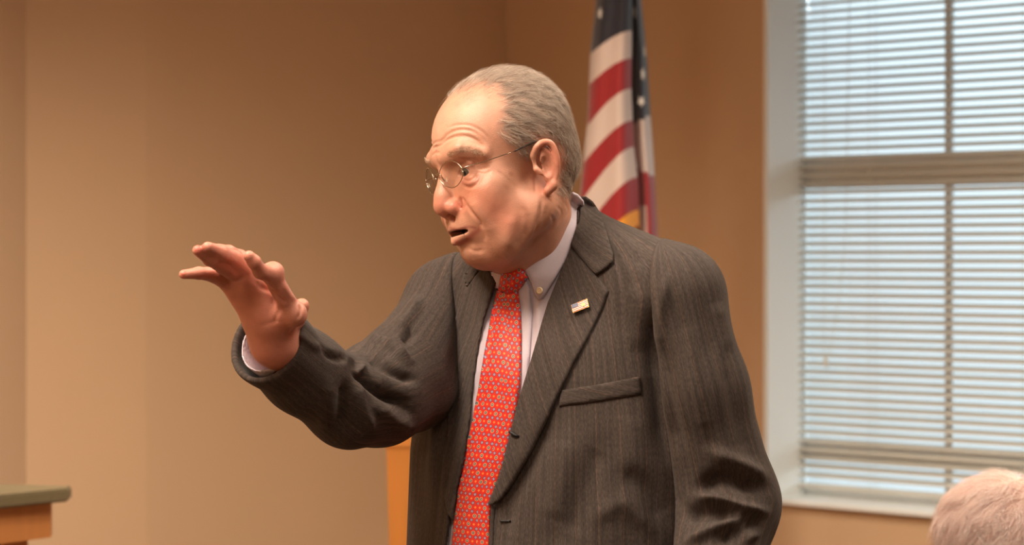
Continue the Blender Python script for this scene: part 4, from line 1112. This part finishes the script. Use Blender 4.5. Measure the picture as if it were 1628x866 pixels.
# ------------------------------------------------------------------ flag on its staff in the corner
FY = 6.62
def G(x, y): return (880 + x / 2.221, y / 2.221)
flag = thing('flag', 'large stars and stripes flag hanging in folds from a staff behind the speaker', 'flag', (P(1012, 0, FY)[0], FY + .05, 0))
def interp(y, tab): t = np.array(tab, float); return np.interp(y, t[:, 0], t[:, 1])
XL = [(-700, 985), (-200, 962), (0, 947.5), (85, 938.5), (194, 934), (279, 925), (315, 922), (420, 914), (560, 925), (620, 950)]
XM = [(-700, 1000), (0, 1005), (148, 1004), (234, 1008), (293, 1015), (360, 1017), (620, 1022)]
XR = [(-700, 1008), (-200, 1014), (0, 1019.6), (90, 1028.6), (180, 1034), (293, 1042), (365, 1045.7), (620, 1048)]
KR = [108, 205, 312, 425, 518, 625, 740, 850]; KL = [190, 300, 445, 575, 720, 860, 1000, 1140]
def level1(x, y, w):
    """stripe number in the left fold; w 0 at its right edge, 1 at its left"""
    out = np.zeros(len(x)); ys = np.array([[ (KR[k] + (KL[k] - KR[k]) * ww ** 1.7) / 2.221 for k in range(8)] for ww in w])
    for i in range(len(x)): out[i] = np.interp(y[i], ys[i], np.arange(8)) if y[i] > ys[i, 0] else (y[i] - ys[i, 0]) / 47
    return out
rows = np.arange(-330, 600, 6.0); cols1 = np.linspace(0, 1, 30); cols2 = np.linspace(0, 1, 22)
V_ = []; A_ = []
for y in rows:
    xl, xm, xr = interp(y, XL), interp(y, XM), interp(y, XR); line = []
    w = 1 - cols1; xs = xl + (xm - xl) * cols1
    s_ = level1(xs, np.full(len(xs), y), w)
    dep = FY - .05 * np.sin(cols1 * math.pi * .95) - .012 * np.sin(cols1 * 9 + y * .004) + .05 * (1 - cols1) ** 2
    for k in range(len(xs)): V_.append(P(xs[k], y, dep[k])); A_.append((s_[k], cols1[k], 0))
    # the sheet turns sharply behind at the middle fold and comes back out to the right
    xs2 = xm - 4 + (xr - xm + 4) * cols2
    b = interp(y, [(0, 0), (400, 0)]); rr = (xs2 - xm) / np.maximum(xr - xm, 1)
    yb = 196 - 14 * rr                                     # lower limit of the blue on this fold
    s2 = np.where(y < yb, -1.0, np.where(y < yb + 72 + 26 * rr, .5, 1.5)); s2 = np.where((rr < .45) & (y > 325), 2.5, s2)
    dep = FY + .045 + .035 * np.cos(cols2 * math.pi * 1.7) + .01 * np.sin(y * .01)
    for k in range(len(xs2)): V_.append(P(xs2[k], y, dep[k])); A_.append((s2[k], 1, 0))
nc = len(cols1) + len(cols2); F_ = [(j * nc + i + nc, j * nc + i + nc + 1, j * nc + i + 1, j * nc + i) for j in range(len(rows) - 1) for i in range(nc - 1)]
T = NT('flag_cloth'); at = T.n('ShaderNodeAttribute', attribute_name='fab'); sp = T.n('ShaderNodeSeparateXYZ'); T.l(at.outputs['Vector'], sp.inputs[0]); s0 = sp.outputs[0]
par = T.math('GREATER_THAN', T.math('FRACT', T.math('MULTIPLY', s0, .5)), .5)
c = T.mix(par, lin(198, 180, 172), lin(142, 14, 24)); c = T.mix(T.math('LESS_THAN', s0, 0.0), c, lin(22, 22, 38)); c = T.mix(T.math('GREATER_THAN', s0, 6.0), c, lin(226, 150, 34))
T.l(c, T.b.inputs['Base Color']); T.set(Roughness=.65); T.b.inputs['Sheen Weight'].default_value = .2
n1_ = len(cols1)
F_ = [f for f in F_ if (A_[f[3]][0] < 6.5 if (f[3] % nc) < n1_ - 1 else rows[f[3] // nc] < 425)]
used = sorted({i for f in F_ for i in f}); mp_ = {u: k for k, u in enumerate(used)}; V_ = [V_[u] for u in used]; A_ = [A_[u] for u in used]; F_ = [tuple(mp_[i] for i in f) for f in F_]
fc = build('cloth', V_, F_, T.m, flag, attrs={'fab': np.array(A_)}); m = fc.modifiers.new('thickness', 'SOLIDIFY'); m.thickness = .0015
flag_b = bvh(np.array(V_), F_)
def star(cx, cy, r, a0, sx=1.0):
    c3, n3 = frame_on(flag_b, (cx, cy), .002); e1 = np.cross([0, 0, 1], n3); e1 /= np.linalg.norm(e1); e1 = e1 if e1[0] > 0 else -e1; e2 = np.cross(n3, e1); e2 = e2 if e2[2] > 0 else -e2
    V_ = [c3 + sx * e1 * rr * math.sin(a) + e2 * rr * math.cos(a) + n3 * d for d in (0, .0015) for a, rr in [(a0 + math.pi * k / 5, r if k % 2 == 0 else r * .4) for k in range(10)]]
    V_ += [c3 + n3 * .0025]
    build('star', V_, [(10 + k, 10 + (k + 1) % 10, 20) for k in range(10)] + [(k, (k + 1) % 10, 10 + (k + 1) % 10, 10 + k) for k in range(10)], M['star'], flag, smooth=False)
for (x, y, r_, a0, sx) in ((168, 48, .0135, .1, 1), (290, 44, .0130, .5, .75), (318, 182, .0130, .2, .6), (312, 262, .0150, .15, .95), (309, 358, .0140, .6, .7), (190, -60, .013, .2, 1), (300, -70, .013, .3, .8)):
    star(*G(x, y), r_, a0, sx)
px0 = P(1012, 0, FY + .12)[0]
tube('staff', [(px0, FY + .12, .03), (px0, FY + .12, 2.62)], .014, M['oak'], flag, 12)
V_, F_ = merge([tube_geo([(px0, FY + .12, 2.60), (px0, FY + .12, 2.64), (px0, FY + .12, 2.68), (px0, FY + .12, 2.74)], [.014, .03, .022, .002], 12)]); build('finial', V_, F_, M['brass'], flag)
tube('stand', [(px0, FY + .12, 0), (px0, FY + .12, .03), (px0, FY + .12, .06), (px0, FY + .12, .09)], [.15, .14, .05, .02], M['brass'], flag, 20)

# ------------------------------------------------------------------ listener seated at the right, only the crown of the head is in the picture
LY2 = 4.15
sit = thing('person', 'seated person with fluffy white hair at the bottom right, seen from behind', 'person', (P(1598, 0, LY2)[0], LY2, 0))
HR2 = rot(math.radians(150), math.radians(4), 0); c2 = P(1600, 851, LY2); HT2 = c2 - HR2 @ (np.array([0, -8, 40]) * .001); S2 = np.array([1, 1, .98]) * .001
HR2 = rot(math.radians(28), math.radians(-6), 0); HT2 = c2 - HR2 @ (np.array([0, -6, 44]) * .001)
HF2 = head_field(.3)
fw = HR2[:, 1] * np.array([1, 1, 0]); fw /= np.linalg.norm(fw); rt = np.array([fw[1], -fw[0], 0]); b0 = np.array([HT2[0], HT2[1], 0]) - fw * .02
def sit_f(p):
    hm2 = ((p - HT2) @ HR2) / S2; d = np.full(len(p), 20.0); m = ((hm2 - [0, 0, 10]) ** 2).sum(1) < 190 ** 2
    if m.any(): d[m] = HF2(hm2[m]) * .00098
    d = smin(d, cone(HT2 + [0, 0, -.03], b0 + [0, 0, HT2[2] - .19], .054, .06)[0](p), .02)
    return smin(d, cone(b0 - rt * .12 + [0, 0, HT2[2] - .24], b0 + rt * .12 + [0, 0, HT2[2] - .24], .05)[0](p), .04)
V, Fq = surface(sit_f, c2 + [-.26, -.26, -.45], c2 + [.26, .26, .14], .003); Fq = orient(V, Fq); V = relax(V, Fq, 1, .4); N = normals(V, Fq)
hm2 = ((V - HT2) @ HR2) / S2
scalp = ((hm2[:, 2] > 30 - np.clip(-hm2[:, 1], 0, 1e3) * 1.1) & (hm2[:, 1] < 62) & (hm2[:, 2] > -60) & (np.abs(hm2[:, 0]) < 78)).astype(float)
tn = np.tile(np.array(lin(222, 164, 142)), (len(V), 1)); tn = tn * (1 - scalp[:, None]) + scalp[:, None] * np.array(lin(236, 200, 182))
build('body', V, Fq, M['skin'], sit, cols={'tone': tn})
idx = rng.choice(np.where(scalp > 0)[0], 17000); hl = hm2[idx]; Nn = N[idx]
whorl = np.array([10, -40, 122.]); q = hl - whorl; D = q + np.stack([q[:, 1], -q[:, 0], 0 * q[:, 0]], 1) * .5; D /= np.linalg.norm(D, axis=1, keepdims=True) + 1e-6
D = D + np.array([0, .1, -.35]) + rng.normal(0, .18, (len(idx), 3)) + .8 * np.stack([np.sin(hl[:, 1] * .22 + hl[:, 2] * .13), np.sin(hl[:, 2] * .2), np.cos(hl[:, 1] * .17 + hl[:, 0] * .2)], 1)
D = D @ HR2.T; D = D - Nn * (D * Nn).sum(1, keepdims=True); D /= np.linalg.norm(D, axis=1, keepdims=True)
strands('hair', V[idx], D, rng.uniform(.026, .055, len(idx)), M['whitehair'], sit, 6, .00020, lift=Nn * rng.uniform(.004, .013, len(idx))[:, None], rs=-Nn * .006)
# jumper, chair and legs below the frame
def jump_f(p):
    zt = HT2[2] - .20; d = np.full(len(p), 9.0)
    for a in (cone(b0 + [0, 0, zt - .12], b0 + [0, 0, .60], .145, .15), cone(b0 - rt * .15 + [0, 0, zt - .05], b0 + rt * .15 + [0, 0, zt - .05], .06), ): d = smin(d, a[0](p), .06)
    for s in (-1, 1):
        for a in chain([b0 + rt * s * .17 + [0, 0, zt - .06], b0 + rt * s * .23 + fw * .03 + [0, 0, .84], b0 + rt * s * .13 + fw * .24 + [0, 0, .74]], [.056, .048, .040]): d = smin(d, a[0](p), .02)
    return smax(smax(d, .50 - p[:, 2], .02), -cone(b0 + [0, 0, zt - .02], b0 + [0, 0, zt + .2], .058, .066)[0](p), .004)
V, Fq = surface(jump_f, b0 + [-.42, -.42, .48], b0 + [.42, .42, 1.30], .008)
M['jumper'] = simple('navy_wool', lin(44, 48, 70), .95, noise=.15, nscale=160, bump=.5, bscale=400, bdist=.002); build('jumper', V, orient(V, Fq), M['jumper'], sit)
def leg_f(p):
    d = np.full(len(p), 9.0)
    for s in (-1, 1):
        for a in chain([b0 + rt * s * .09 + [0, 0, .545], b0 + rt * s * .11 + fw * .42 + [0, 0, .54], b0 + rt * s * .11 + fw * .44 + [0, 0, .10]], [.085, .065, .05]): d = smin(d, a[0](p), .02)
        d = smin(d, cone(b0 + rt * s * .11 + fw * .42 + [0, 0, .045], b0 + rt * s * .115 + fw * .58 + [0, 0, .035], .045, .038)[0](p), .02)
    return smax(d, -p[:, 2], .003)
V, Fq = surface(leg_f, b0 + [-.7, -.7, -.01], b0 + [.7, .7, .66], .01); build('trousers', V, orient(V, Fq), M['trouser'], sit)
ch = thing('chair', 'dark upholstered chair under the seated listener', 'chair', b0)
ra = math.atan2(rt[1], rt[0])
def at_(x, y, z): return b0 + rt * x + fw * y + np.array([0, 0, z])
box('seat', at_(0, .10, .43), (.50, .50, .055), M['black'], ch, ra, .02)
box('backrest', at_(0, -.185, .72), (.46, .045, .36), M['black'], ch, ra, .015)
for x in (-.22, .22):
    tube('leg', [at_(x, .31, 0), at_(x, .31, .41)], .012, M['wire'], ch, 8); tube('leg', [at_(x, -.17, 0), at_(x, -.175, .62)], .012, M['wire'], ch, 8)
